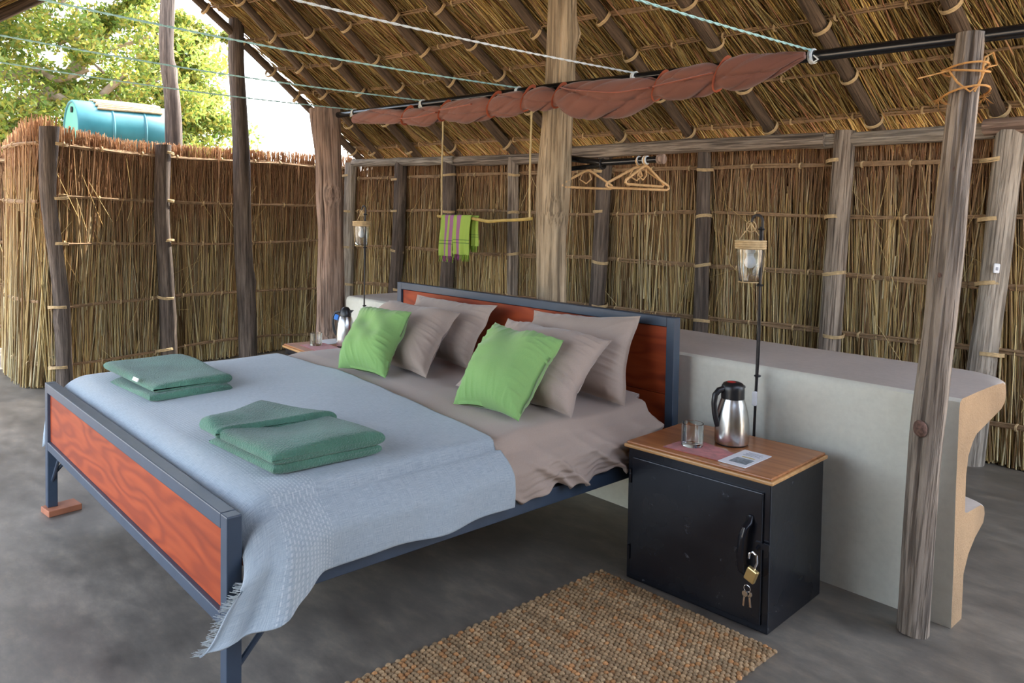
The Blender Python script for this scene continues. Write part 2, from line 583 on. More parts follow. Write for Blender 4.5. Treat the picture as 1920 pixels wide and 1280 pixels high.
def strands(P0, P1, w, c0, c1, bow=None, nseg=2, taper=0.5):
    """thin three-sided stems from P0 to P1"""
    n = len(P0)
    d = P1 - P0
    L = np.linalg.norm(d, axis=1, keepdims=True)
    d = d / np.maximum(L, 1e-6)
    ref = np.where(np.abs(d[:, 2:3]) > 0.9, np.array([[1.0, 0, 0]]), np.array([[0, 0, 1.0]]))
    a = np.cross(d, ref); a /= np.linalg.norm(a, axis=1, keepdims=True)
    b = np.cross(d, a)
    k = nseg + 1
    ph = rng.rand(n, 1) * 6.28
    V = np.zeros((n, k, 3, 3)); Cc = np.zeros((n, k, 3, 3))
    if bow is None:
        bow = np.zeros((n, 3))
    for i in range(k):
        s = i / nseg
        cen = P0 + (P1 - P0) * s + bow * (4 * s * (1 - s))
        wd = w[:, None] * (1 - (1 - taper) * s)
        cc = c0 * (1 - s) + c1 * s
        for j in range(3):
            q = ph + j * 2 * PI / 3
            V[:, i, j] = cen + a * np.cos(q) * wd + b * np.sin(q) * wd
            Cc[:, i, j] = cc
    base = (np.arange(n) * k * 3)[:, None, None]
    F = []
    for i in range(nseg):
        for j in range(3):
            j2 = (j + 1) % 3
            F.append([i * 3 + j, i * 3 + j2, (i + 1) * 3 + j2, (i + 1) * 3 + j])
    F = (base + np.array(F)[None]).reshape(-1, 4)
    return V.reshape(-1, 3), F, Cc.reshape(-1, 3)

def join(parts):
    V, F, Cc, o = [], [], [], 0
    for v, f, c in parts:
        V.append(v); F.append(f + o); Cc.append(c); o += len(v)
    return np.concatenate(V), np.concatenate(F), np.concatenate(Cc)

def tag(o, label, cat, group=None):
    o['label'] = label
    o['category'] = cat
    if group:
        o['group'] = group
    return o

def struct(o, label=None, cat=None):
    o['kind'] = 'structure'
    if label:
        o['label'] = label
    if cat:
        o['category'] = cat
    return o

def empty(name, loc=(0, 0, 0), rz=0.0):
    o = bpy.data.objects.new(name, None)
    o.empty_display_size = 0.1
    o.location = loc
    o.rotation_euler = (0, 0, rz)
    COL.objects.link(o)
    return o

def keep(o, root):
    """parent a part whose vertices are in world space"""
    o.parent = root
    mw = Matrix.Translation(root.location) @ root.rotation_euler.to_matrix().to_4x4()
    o.matrix_parent_inverse = mw.inverted()
    return o

def copy_tree(src, parent=None):
    c = src.copy()
    COL.objects.link(c)
    if parent is not None:
        c.parent = parent
    for ch in list(src.children):
        copy_tree(ch, c)
    return c

def wob(seed, n=6, amp=1.0, f=(1, 8)):
    r_ = random.Random(seed)
    T = [(r_.uniform(*f), r_.uniform(0, 6.28), r_.uniform(0.3, 1)) for _ in range(n)]
    return lambda x: amp * sum(a * np.sin(k * x + p) for k, p, a in T) / n

def noise2(seed, fmin, fmax, n=24):
    r_ = np.random.RandomState(seed)
    f = r_.uniform(fmin, fmax, n); th = r_.uniform(0, 2 * PI, n); ph = r_.uniform(0, 2 * PI, n)
    def fn(x, y):
        s = 0
        for i in range(n):
            s = s + np.sin(f[i] * (x * math.cos(th[i]) + y * math.sin(th[i])) + ph[i])
        return s / math.sqrt(n)
    return fn

def pole(name, pts, radii, mat, seed=1, parent=None, n=14, step=0.10, rough=0.07, knots=2, cracks=0):
    """a natural pole through world points; its local Z runs along the pole so that the grain follows it"""
    pts = [Vector(p) for p in pts]
    if isinstance(radii, (int, float)):
        radii = [radii] * len(pts)
    base, ax = pts[0], (pts[-1] - pts[0])
    q = ax.to_track_quat('Z', 'Y')
    qi = q.inverted()
    loc = [qi @ (p - base) for p in pts]
    tt = np.array([0.0] + list(np.cumsum([(loc[i + 1] - loc[i]).length for i in range(len(loc) - 1)])))
    L = tt[-1]
    k = max(4, int(L / step))
    s = np.linspace(0, L, k + 1)
    X = np.interp(s, tt, [p.x for p in loc]); Y = np.interp(s, tt, [p.y for p in loc]); Z = np.interp(s, tt, [p.z for p in loc])
    # soften the corners
    for _ in range(2):
        for A in (X, Y):
            A[1:-1] = 0.25 * A[:-2] + 0.5 * A[1:-1] + 0.25 * A[2:]
    rr = np.interp(s, tt, radii)
    r_ = random.Random(seed)
    w1, w2, w3 = wob(seed, 5, 0.010, (1, 5)), wob(seed + 50, 5, 0.010, (1, 5)), wob(seed + 90, 5, rough, (2, 14))
    X = X + w1(s) * np.sin(PI * s / L); Y = Y + w2(s) * np.sin(PI * s / L)
    ph = [r_.uniform(0, 6.28) for _ in range(4)]
    kn = [(r_.uniform(0.1, 0.9) * L, r_.uniform(0, 6.28), r_.uniform(0.15, 0.35)) for _ in range(knots)]
    ckl = [(r_.uniform(0, 6.28), r_.uniform(-0.5, 0.5), r_.uniform(0.05, 0.11), r_.uniform(0.06, 0.16), r_.uniform(0, L), r_.uniform(0.2, 0.7) * L, r_.uniform(1.5, 5), r_.uniform(0, 6)) for _ in range(cracks)]
    V, F = [], []
    for i in range(k + 1):
        for j in range(n):
            a = 2 * PI * j / n
            g = 1 + w3(s[i]) + 0.05 * math.sin(2 * a + ph[0] + s[i]) + 0.035 * math.sin(3 * a + ph[1] + 1.7 * s[i]) + 0.02 * math.sin(7 * a + ph[2])
            for (ca, cd, cw_, cdp, c0_, cl_, cf, cp) in ckl:
                sp = abs(s[i] - c0_) / cl_
                if sp < 1:
                    da = (a - ca - cd * 0.3 * s[i] - 0.12 * math.sin(cf * s[i] + cp) + PI) % (2 * PI) - PI
                    g -= cdp * (1 - sp * sp) * math.exp(-(da / cw_) ** 2)
            for (ks, ka, kh) in kn:
                g += kh * math.exp(-((s[i] - ks) / 0.05) ** 2) * max(0, math.cos(a - ka)) ** 4
            V.append((X[i] + rr[i] * g * math.cos(a), Y[i] + rr[i] * g * math.sin(a), Z[i]))
    for i in range(k):
        for j in range(n):
            j2 = (j + 1) % n
            F.append((i * n + j, i * n + j2, (i + 1) * n + j2, (i + 1) * n + j))
    F.append(tuple(range(n - 1, -1, -1)))
    F.append(tuple(k * n + j for j in range(n)))
    g = G(); g.add(V, F)
    o = g.build(name, mat, None, True, angle=60)
    o.location = base
    o.rotation_mode = 'QUATERNION'
    o.rotation_quaternion = q
    if parent is not None:
        o.parent = parent
    return o

# ------------------------------------------------------------------ layout curves
WX = np.array([-3.6, -2.9, -2.5, -1.7, -0.8, 0.0, 0.64, 1.55, 2.44, 3.5, 5.0])
WY = np.array([2.9, 3.25, 3.45, 3.65, 3.8, 3.9, 3.95, 4.08, 4.08, 4.0, 3.8])
def Ye(x):
    return np.interp(x, WX, WY)
RT, EZ, RY = 0.7, 1.885, 1.27          # roof pitch, eave height over the wall, ridge line
def zroof(x, y):
    zr = EZ + RT * (Ye(x) - RY)
    return np.where(y > RY, EZ + RT * (Ye(x) - y), zr - RT * (RY - y))

# ------------------------------------------------------------------ floor and ground
g = G()
g.box((0.35, 1.15, -0.06), (9.9, 6.3, 0.12))
floor = struct(g.build('floor', M['concrete'], smooth=False))
g = G()
nx = 40
xs = np.linspace(-60, 60, nx)
for a in range(nx):
    for b_ in range(nx):
        g.v.append((xs[a], xs[b_], -0.05 - 0.02 * math.sin(xs[a]) * math.cos(xs[b_])))
for a in range(nx - 1):
    for b_ in range(nx - 1):
        g.f.append((a * nx + b_, (a + 1) * nx + b_, (a + 1) * nx + b_ + 1, a * nx + b_ + 1)); g.mi.append(0)
struct(g.build('ground', M['sand']), 'pale sandy ground outside the hut', 'ground')

# ------------------------------------------------------------------ reed walls
STRAW = np.array([[0.74, 0.54, 0.25], [0.68, 0.48, 0.21], [0.84, 0.66, 0.36], [0.58, 0.39, 0.17], [0.50, 0.37, 0.21], [0.74, 0.61, 0.38], [0.34, 0.20, 0.09], [0.26, 0.15, 0.07]]) * np.array([[1.0, 1.05, 1.03]])
TOPC = np.array([[0.40, 0.21, 0.115], [0.48, 0.27, 0.14], [0.30, 0.155, 0.085], [0.55, 0.35, 0.19]])

def curve_pts(pts, step=0.02):
    pts = np.array(pts, float)
    d = np.r_[0, np.cumsum(np.linalg.norm(np.diff(pts, axis=0), axis=1))]
    s = np.arange(0, d[-1], step)
    return np.c_[np.interp(s, d, pts[:, 0]), np.interp(s, d, pts[:, 1])], s, d[-1]

def reed_wall(name, pts, ztop, dens, nrm_side, label, top_var=0.05, fluff=1.0, red=0.30, flare=0.0, gapped=0.0):
    """pts: base line of the visible face; nrm_side: +1/-1, side the room lies on"""
    pts = np.array(pts, float)
    dd = np.r_[0, np.cumsum(np.linalg.norm(np.diff(pts, axis=0), axis=1))]
    L = dd[-1]
    def at(s):
        return np.c_[np.interp(s, dd, pts[:, 0]), np.interp(s, dd, pts[:, 1])]
    def nr(s):
        e = 0.12
        d = at(np.minimum(s + e, L)) - at(np.maximum(s - e, 0))
        d /= np.linalg.norm(d, axis=1, keepdims=True)
        return np.c_[-d[:, 1], d[:, 0]] * nrm_side, d
    # backing sheet
    s = np.linspace(0, L, int(L / 0.12) + 2)
    p = at(s); nn, _ = nr(s)
    zt = np.interp(s, np.linspace(0, L, len(ztop)), ztop)
    V, F = [], []
    for off in (-0.045, -0.075):
        for i in range(len(s)):
            q = p[i] + nn[i] * off
            V.append((q[0], q[1], 0.0)); V.append((q[0], q[1], zt[i] - 0.10 - gapped * (0.5 + 0.5 * math.sin(7.3 * s[i]) * math.sin(3.1 * s[i]))))
    k = len(s)
    for b0 in (0, 2 * k):
        for i in range(k - 1):
            a = b0 + 2 * i
            F.append((a, a + 2, a + 3, a + 1))
    for i in range(k - 1):
        F.append((2 * i + 1, 2 * i + 3, 2 * k + 2 * i + 3, 2 * k + 2 * i + 1))
    gg = G(); gg.add(V, F)
    wall = struct(gg.build(name, M['backing'], smooth=False), label, 'wall')
    parts = []
    # stems, several overlapping layers
    n = int(L * dens)
    s = rng.rand(n) * L
    tuft = np.sin(s * 21 + 2 * np.sin(s * 5.3)) * 0.5 + 0.5          # bunches
    p = at(s); nn, tg = nr(s)
    lay = rng.rand(n) ** 1.3
    off = -0.045 + 0.055 * lay + 0.012 * tuft
    z0 = np.where(rng.rand(n) < 0.55, rng.rand(n) * 0.03, rng.rand(n) * 0.9)
    ztl = np.interp(s, np.linspace(0, L, len(ztop)), ztop)
    z1 = np.minimum(z0 + 0.7 + rng.rand(n) * 1.2, ztl + rng.randn(n) * top_var * 0.5)
    lean = rng.randn(n) * 0.05 + 0.035 * np.sin(s * 9)
    P0 = np.c_[p + nn * off[:, None], z0]
    fl = (flare * np.maximum(0, 1 - z0 / 0.4))[:, None]
    P0[:, :2] += nn * fl * rng.rand(n, 1)
    P1 = np.c_[p + nn * (off + rng.randn(n) * 0.008)[:, None] + tg * (lean * (z1 - z0))[:, None], z1]
    ci = rng.randint(0, len(STRAW), n)
    gl = (0.72 + 0.45 * np.interp(np.sin(s * 3.7 + 1) + np.sin(s * 8.1), [-2, 2], [0, 1]))[:, None]
    base = STRAW[ci] * (0.8 + 0.4 * rng.rand(n, 1)) * gl
    topc = TOPC[rng.randint(0, len(TOPC), n)]
    # towards the flowering heads the stems turn reddish brown
    zr0 = ztl * (1 - red)
    f0 = np.clip((z0 - zr0 + 0.25) / 0.5, 0, 1)[:, None]
    f1 = np.clip((z1 - zr0 + 0.10) / 0.45, 0, 1)[:, None]
    c0 = base * (1 - f0) + topc * f0
    c1 = base * (1 - f1) + topc * f1
    w = 0.0032 + 0.0046 * rng.rand(n) ** 2
    bow = np.c_[tg * (rng.randn(n) * 0.012)[:, None] + nn * (rng.randn(n) * 0.006)[:, None], np.zeros(n)]
    parts.append(strands(P0, P1, w, c0, c1, bow, 3, 0.7))
    # feathery heads
    n = int(L * dens * 0.8 * fluff)
    s = rng.rand(n) * L
    p = at(s); nn, tg = nr(s)
    ztl = np.interp(s, np.linspace(0, L, len(ztop)), ztop)
    z0 = ztl - 0.10 - rng.rand(n) * red * 1.6
    z1 = np.minimum(z0 + 0.10 + 0.18 * rng.rand(n), ztl + np.abs(rng.randn(n)) * top_var * 0.6)
    off = -0.05 + 0.07 * rng.rand(n)
    P0 = np.c_[p + nn * off[:, None], z0]
    P1 = np.c_[p + nn * (off + rng.randn(n) * 0.014)[:, None] + tg * (rng.randn(n) * 0.03)[:, None], z1]
    cc = TOPC[rng.randint(0, len(TOPC), n)] * (0.7 + 0.7 * rng.rand(n, 1))
    parts.append(strands(P0, P1, np.full(n, 0.0019), cc, cc * 1.1, None, 2, 0.5))
    # stray stems
    n = int(L * 26)
    s = rng.rand(n) * L
    p = at(s); nn, tg = nr(s)
    z0 = rng.rand(n) * 1.4
    ln = 0.1 + 0.35 * rng.rand(n)
    an = rng.randn(n) * 0.5
    P0 = np.c_[p + nn * 0.03, z0]
    P1 = np.c_[p + nn * (0.035 + 0.02 * rng.rand(n))[:, None] + tg * (ln * np.sin(an))[:, None], np.minimum(z0 + ln * np.cos(an), 1.75)]
    cc = STRAW[rng.randint(0, 4, n)] * 1.15
    parts.append(strands(P0, P1, np.full(n, 0.0022), cc, cc, None, 2, 0.6))
    V, F, Cc = join(parts)
    np_mesh('reeds', V, F, M['reed'], wall, Cc, kind='stuff')
    wall['_L'] = L
    return wall, at, nr, L

tie_mesh = {}
def ring_mesh(key, r, rr, squash=1.0, turns=3):
    """a few turns of bark strip round a local Z axis"""
    if key in tie_mesh:
        return tie_mesh[key]
    gg = G()
    rnd = random.Random(key)
    for k in range(turns):
        z = (k - (turns - 1) / 2) * rr * 1.7
        pts = []
        for j in range(14):
            q = 2 * PI * j / 14
            pts.append((r * math.cos(q), r * squash * math.sin(q), z + rr * 0.9 * math.sin(q + rnd.uniform(0, 1))))
        gg.tube(pts, rr, 6, closed=True)
    me_o = gg.build('binding', M['bark_tie'])
    me = me_o.data
    bpy.data.objects.remove(me_o)
    tie_mesh[key] = me
    return me

def inst(name, me, loc, q, parent=None, scale=(1, 1, 1)):
    o = bpy.data.objects.new(name, me)
    o.location = loc
    o.rotation_mode = 'QUATERNION'
    o.rotation_quaternion = q
    o.scale = scale
    COL.objects.link(o)
    if parent is not None:
        o.parent = parent
    return o

def rails(wall, at, nr, L, heights, posts_s=(), seed=3, off=0.022, slope=0.0, ties=True, span=(0, 1)):
    for hi, h in enumerate(heights):
        r_ = random.Random(seed * 31 + hi)
        gg = G()
        s0, s1 = span[0] * L, span[1] * L
        k = max(4, int((s1 - s0) / 0.14))
        s = np.linspace(s0, s1, k)
        p = at(s); nn, tg = nr(s)
        w = wob(seed * 7 + hi, 5, 0.035, (0.8, 3.5))
        for b_ in range(5):
            dz, do = r_.uniform(-0.011, 0.011), r_.uniform(-0.008, 0.008)
            wz = wob(seed * 17 + hi * 5 + b_, 4, 0.010, (3, 12))
            pts = [(p[i][0] + nn[i][0] * (off + do), p[i][1] + nn[i][1] * (off + do), h + slope * s[i] + w(s[i]) + dz + wz(s[i])) for i in range(k)]
            gg.tube(pts, 0.0060, 6)
        gg.build('rail', M['stick'], wall)
        if ties:
            me = ring_mesh('tie', 0.019, 0.0035, 1.0, 2)
            q_ = s0 + 0.1
            while q_ < s1 - 0.05:
                sa = np.array([q_])
                pp, (n1, t1) = at(sa)[0], nr(sa)
                tv = Vector((t1[0][0], t1[0][1], 0))
                inst('tie', me, (pp[0] + n1[0][0] * off, pp[1] + n1[0][1] * off, h + slope * q_ + w(q_)), tv.to_track_quat('Z', 'Y'), wall)
                q_ += r_.uniform(0.26, 0.48)

# back wall, right of the corner
bx = np.linspace(-2.86, 3.7, 34)
wall_back, at_b, nr_b, L_b = reed_wall('wall_back', [(x, Ye(x)) for x in bx], [1.80, 1.82, 1.80, 1.82, 1.80, 1.80], 1500, -1, 'curved reed wall running behind the bed', fluff=0.5, red=0.18, gapped=0.10)
rails(wall_back, at_b, nr_b, L_b, [0.22, 0.62, 0.98, 1.34, 1.66], seed=3)
# fence on the left
fence_pts = [(-2.55, 0.55), (-2.72, 1.0), (-2.88, 1.53), (-2.97, 2.27), (-3.05, 2.9), (-3.0, 3.18), (-2.86, 3.28)]
wall_left, at_f, nr_f, L_f = reed_wall('wall_left', fence_pts, [1.92, 1.86, 1.86, 1.87, 1.88, 1.86], 1500, -1, 'reed fence wall on the left with a brown feathery top', top_var=0.022, red=0.36, fluff=1.8)
rails(wall_left, at_f, nr_f, L_f, [0.16, 0.60, 1.06, 1.40, 1.78], seed=5, slope=-0.01)
# return of the fence
wall_return, at_r, nr_r, L_r = reed_wall('wall_return', [(-3.55, 0.47), (-3.1, 0.44), (-2.72, 0.46), (-2.6, 0.52)], [1.84, 1.87, 1.97], 1900, -1, 'short return of the reed fence at its open end', top_var=0.05, red=0.24, flare=0.05)
rails(wall_return, at_r, nr_r, L_r, [0.17, 0.63, 1.38, 1.79], seed=9, off=0.03)
# far reed wall past the end of the fence
wall_far, at_o, nr_o, L_o = reed_wall('wall_far', [(-4.55, -1.4), (-4.6, 0.2), (-4.65, 0.85)], [1.9, 1.9], 900, -1, 'reddish reed wall seen past the end of the left fence', red=0.5)
rails(wall_far, at_o, nr_o, L_o, [0.2, 0.6, 1.0, 1.4, 1.75], seed=13, ties=False)

# unseen walls added near right and behind, so light comes mainly from the left
wall_right_blocker, at_w, nr_w, L_w = reed_wall('wall_right_blocker', [(4.72, -1.1), (4.78, 0.4), (4.72, 1.9)], [2.0, 2.2, 2.0], 420, 1, 'unseen reed wall added on the near right to block light', fluff=0.3)
wall_front_blocker, at_q, nr_q, L_q = reed_wall('wall_front_blocker', [(2.5, -1.12), (3.4, -1.16), (4.7, -1.12)], [2.0, 2.0], 420, 1, 'unseen reed wall added behind the viewer to block light', fluff=0.3)

# ------------------------------------------------------------------ roof
XL, XR = -2.72, 4.7
def XLf(y):
    return -2.69 - 0.20 * np.clip((y - 1.67) / 1.55, 0, 1.35)
YO, YF = 0.45, -1.15           # overhang past the wall, front eave
ux = np.linspace(XL, XR, 40)
V, F = [], []
def roofrow(y_fn, lift):
    r0 = len(V)
    for x in ux:
        y = y_fn(x)
        x_ = float(XLf(y)) if x == XL else x
        V.append((x_, y, float(zroof(x_, y)) + lift))
    return r0
rows = []
for lift in (0.14, 0.24):
    rows.append([roofrow(lambda x: Ye(x) + YO, lift), roofrow(lambda x: Ye(x), lift), roofrow(lambda x: (Ye(x) + RY) / 2, lift), roofrow(lambda x: RY, lift),
                 roofrow(lambda x: (RY + YF) / 2, lift), roofrow(lambda x: YF, lift)])
for rr_ in rows:
    for a, b_ in zip(rr_[:-1], rr_[1:]):
        for i in range(len(ux) - 1):
            F.append((a + i, a + i + 1, b_ + i + 1, b_ + i))
for k in (0, len(ux) - 1):
    for i in range(5):
        F.append((rows[0][i] + k, rows[0][i + 1] + k, rows[1][i + 1] + k, rows[1][i] + k))
for q in (0, 5):
    for i in range(len(ux) - 1):
        F.append((rows[0][q] + i, rows[0][q] + i + 1, rows[1][q] + i + 1, rows[1][q] + i))
g = G(); g.add(V, F)
ceiling = struct(g.build('ceiling', M['backing'], smooth=False), 'underside of the thatched gable roof', 'roof')
nb = Vector((0, RT, 1)).normalized()        # outward normal of the back slope

def thatch(n, yr, front=False, wmul=1.0, xr=(XL, XR)):
    x = xr[0] + rng.rand(n) * (xr[1] - xr[0])
    lay = rng.rand(n)
    if not front:
        y_up = yr[0] + rng.rand(n) * (yr[1] - yr[0]) + (Ye(x) - 3.9)
    else:
        y_up = yr[0] + rng.rand(n) * (yr[1] - yr[0])
    ln = 0.45 + 0.55 * rng.rand(n)
    sk = rng.randn(n) * 0.07 + 0.06 * np.sin(x * 6.0 + y_up * 2) + 0.10 * (0 if front else 1)
    sgn = -1 if front else 1
    y_dn = y_up + sgn * ln / 1.22
    lim = XLf(y_up)
    x = np.where((x - XL) < 0.7, lim + (x - XL) * (0.7 + XL - lim) / 0.7, x)
    x_dn = np.clip(x + sk * ln, XLf(y_dn) - 0.03, XR)
    off = 0.055 + 0.085 * lay
    e1, e2 = off, off + rng.randn(n) * 0.012 - 0.012
    ny, nz = (0.573, 0.819) if not front else (-0.573, 0.819)
    P0 = np.c_[x, y_up + ny * e1, zroof(x, y_up) + nz * e1]
    P1 = np.c_[x_dn, y_dn + ny * e2, zroof(x_dn, y_dn) + nz * e2]
    ci = rng.randint(0, len(STRAW), n)
    gl = 0.75 + 0.4 * np.interp(np.sin(x * 5.1 + y_up * 1.3) + np.sin(x * 13.7), [-2, 2], [0, 1])
    c = STRAW[ci] * (0.75 + 0.5 * rng.rand(n, 1)) * gl[:, None] * np.array([[0.85, 0.80, 0.62]])
    red = (rng.rand(n) < 0.18)[:, None]
    c = np.where(red, TOPC[rng.randint(0, 4, n)] * 1.3, c)
    w = (0.0030 + 0.0042 * rng.rand(n) ** 2) * wmul
    bow = np.c_[rng.randn(n) * 0.006, rng.randn(n) * 0.003, rng.randn(n) * 0.004]
    return strands(P0, P1, w, c, c * 0.95, bow, 2, 0.6)
parts = [thatch(52000, (1.5, 4.15)), thatch(9000, (-0.95, 1.3), True, 1.6)]
# broom-like ends sticking out along the left verge
V, F, Cc = join(parts)
np_mesh('thatch', V, F, M['reed'], ceiling, Cc, kind='stuff')

# rafters, up the back slope and down the front
RAF = [(-2.82, -2.64), (-2.62, -2.21), (-2.19, -1.86), (-1.72, -1.50), (-1.09, -1.02), (-0.56, -0.60), (0.01, 0.0), (0.58, 0.54), (1.15, 1.11), (1.78, 1.72), (2.43, 2.33), (3.1, 3.0), (3.8, 3.75)]
rng_r = random.Random(5)
RV = [0.04, 0.36, 0.68, 0.95, 1.24, 1.56, 1.9]      # purlin rows, horizontal run from the wall
bind = ring_mesh('bind', 0.052, 0.0042, 1.0, 3)
for i, (xb, xt) in enumerate(RAF):
    yb = Ye(xb) + 0.10
    run = Ye(xb) - RY
    xr = xb + (xt - xb) * run / 1.45
    p0 = (xb, yb, EZ - RT * 0.10)
    p1 = (xr, RY, EZ + RT * run)
    mid = ((xb + xr) / 2 + rng_r.uniform(-.03, .03), (yb + RY) / 2, (p0[2] + p1[2]) / 2 + rng_r.uniform(-.02, .02))
    r0 = rng_r.uniform(0.032, 0.042) if i else 0.036
    pole('rafter', [p1, mid, p0], [r0 * 1.1, r0, r0 * 0.95], M['pole_rafter'], 200 + i, ceiling, 10, 0.16, 0.06, 1)
    for v_ in RV[:6]:
        f_ = v_ / run
        c = (xb + (xr - xb) * f_, Ye(xb) - v_, EZ + RT * v_)
        d = (Vector(p1) - Vector(p0)).normalized()
        q = (d + Vector((rng_r.uniform(-.25, .25), rng_r.uniform(-.2, .2), 0))).to_track_quat('Z', 'Y')
        inst('binding', bind, c, q, ceiling)
for i, (xb, xt) in enumerate(RAF):
    zr = float(zroof(xt, RY))
    pole('rafter', [(xt, RY, zr), (xt, YF + 0.1, zr - RT * (RY - YF - 0.1))], 0.038, M['pole_rafter'], 300 + i, ceiling, 8, 0.3, 0.05, 0)
# ridge pole
pole('ridge_pole', [(XL - 0.1, RY, float(zroof(XL, RY)) + 0.02), (1.0, RY, float(zroof(1.0, RY)) + 0.02), (XR, RY, float(zroof(XR, RY)) + 0.02)], 0.05, M['pole_rafter'], 77, ceiling, 10, 0.3)
# purlins: bundles of thin sticks between rafters and thatch
for hi, v_ in enumerate(RV):
    gg = G()
    xs_ = np.arange(float(XLf(3.3 - v_)) - 0.04, 4.6, 0.16)
    w = wob(900 + hi, 5, 0.05, (0.8, 3))
    for b_ in range(5):
        r_ = random.Random(hi * 10 + b_)
        dz, dv = r_.uniform(-0.01, 0.01), r_.uniform(-0.012, 0.012)
        ww = wob(950 + hi * 6 + b_, 4, 0.010, (3, 14))
        pts = []
        for x in xs_:
            vv = v_ + w(x) + dv + ww(x)
            y = float(Ye(x)) - vv
            pts.append((x, y + 0.573 * 0.046, float(zroof(x, y)) + 0.819 * 0.046 + dz))
        gg.tube(pts, 0.0055, 6)
    gg.build('purlin', M['stick'], ceiling)
    me = ring_mesh('ptie', 0.021, 0.0036, 1.0, 2)
    x = XL + 0.1
    r_ = random.Random(hi + 400)
    while x < 3.2:
        y = float(Ye(x)) - v_ - w(x)
        inst('tie', me, (x, y + 0.573 * 0.046, float(zroof(x, y)) + 0.819 * 0.046), Vector((1, (float(Ye(x + .1)) - float(Ye(x))) * 10, 0)).to_track_quat('Z', 'Y'), ceiling)
        x += r_.uniform(0.22, 0.4)

# ------------------------------------------------------------------ posts and beams
def post(name, pts, r, mat, label, cat='post', seed=1, group=None, **kw):
    return tag(pole(name, pts, r, mat, seed, **kw), label, cat, group)

# wall posts standing just inside the back wall
def wp(x0, x1, r, mat, label, seed, ztop=1.80, mid=None):
    y0, y1 = Ye(x0) - 0.055 - r * 0.4, Ye(x1) - 0.055 - r * 0.4
    pts = [(x0, y0, 0)] + ([(mid[0], Ye(mid[0]) - 0.055 - r * 0.4, mid[1])] if mid else []) + [(x1, y1, ztop)]
    return post('wall_post', pts, [r * 1.05, r, r * 0.95][:len(pts)] if mid else [r * 1.05, r * 0.95], mat, label, 'post', seed, 'posts of the back reed wall')
WPX = []
wp(-2.84, -2.79, 0.058, M['pole_pale'], 'pale grey wall post right behind the thick leaning post', 1)
wp(-2.36, -2.25, 0.062, M['pole_dark'], 'dark curved wall post left of the hanging towel rail', 2, mid=(-2.27, 1.0))
wp(-1.76, -1.70, 0.062, M['pole_dark'], 'dark wall post behind the striped cloth', 3, mid=(-1.69, 0.9))
wp(-0.97, -0.99, 0.046, M['pole_grey'], 'slim wall post behind the right end of the towel rail', 4)
wp(-0.18, -0.09, 0.058, M['pole_dark'], 'dark wall post between the single and the paired hangers', 5, mid=(-0.13, 0.9))
wp(0.73, 0.72, 0.050, M['pole_dark'], 'lichen-spotted wall post left of the right-hand jar lamp', 6)
wp(1.55, 1.63, 0.062, M['pole_grey'], 'grey split wall post right of the right-hand jar lamp', 7, 1.86, mid=(1.59, 0.9))
wp(2.36, 2.50, 0.068, M['pole_pale'], 'pale wall post carrying the small white switch', 8, 1.80, mid=(2.44, 1.0))
for i, x in enumerate((-2.82, -2.28, -1.7, -0.98, -0.12, 0.73, 1.59, 2.43)):
    for h in (0.62, 0.98, 1.34, 1.66):
        rr_ = (0.058, 0.062, 0.062, 0.046, 0.058, 0.050, 0.062, 0.068)[i]
        inst('binding', ring_mesh('pb%d' % i, rr_ * 1.06, 0.0042, 1.0, 3), (x, float(Ye(x)) - 0.055 - rr_ * 0.4, h + R.uniform(-.02, .02)),
             Vector((R.uniform(-.15, .15), R.uniform(-.1, .1), 1)).to_track_quat('Z', 'Y'), wall_back)
# small white switch on the last wall post
g = G(); g.box((0, 0, 0), (0.030, 0.014, 0.052))
sw = g.build('pull_switch', M['plastic_white'], smooth=False, bevel=0.006)
sw.location = (2.475, float(Ye(2.45)) - 0.160, 1.075); sw.rotation_euler = (0, 0.08, 0.6)
tag(sw, 'small white switch fixed to the pale wall post', 'switch')
g = G(); g.box((0, -0.008, -0.002), (0.011, 0.004, 0.016)); g.build('button', M['print_text'], sw, smooth=False, bevel=0.002)

# fence posts
def fp(s_pts, r, mat, label, seed, grp='posts of the left reed fence'):
    return post('fence_post', s_pts, r, mat, label, 'post', seed, grp)
fp([(-2.50, 0.64, 0), (-2.49, 0.62, 0.62), (-2.48, 0.575, 1.07), (-2.48, 0.53, 1.39), (-2.49, 0.55, 1.90)], [0.058, 0.055, 0.053, 0.055, 0.068], M['pole_dark'], 'dark bent fence post at the open end of the left fence', 21)
fp([(-2.80, 1.50, 0), (-2.79, 1.47, 0.76), (-2.77, 1.42, 1.29), (-2.78, 1.44, 1.85)], [0.063, 0.06, 0.057, 0.063], M['pole_dark'], 'dark fence post in the middle of the left fence', 22)
post('roof_pole', [(-2.68, 2.13, 0), (-2.68, 2.12, 0.52), (-2.67, 2.08, 1.05), (-2.67, 2.06, 1.78), (-2.66, 2.03, 2.2), (-2.66, 2.00, 2.63), (-2.66, 2.02, 3.5)], [0.078, 0.075, 0.072, 0.07, 0.07, 0.068, 0.07], M['pole_dark'], 'tall dark pole in front of the fence rising past the roof edge', 'post', 23)
post('garden_pole', [(-3.62, 1.84, 0), (-3.6, 1.82, 2.0), (-3.6, 1.80, 2.35), (-3.6, 1.735, 2.75), (-3.6, 1.75, 3.1), (-3.6, 1.78, 3.7)], [0.074, 0.074, 0.068, 0.062, 0.064, 0.068], M['pole_dark'], 'crooked grey pole standing outside beside the blue drum', 'post', 24)
for (x, y, r_) in ((-2.49, 0.6, 0.076), (-2.785, 1.46, 0.073)):
    for h in (0.16, 0.60, 1.06, 1.40, 1.78):
        inst('binding', ring_mesh('fb', 0.066, 0.0042, 1.0, 3), (x, y, h), Vector((R.uniform(-.15, .15), R.uniform(-.1, .1), 1)).to_track_quat('Z', 'Y'), wall_left)
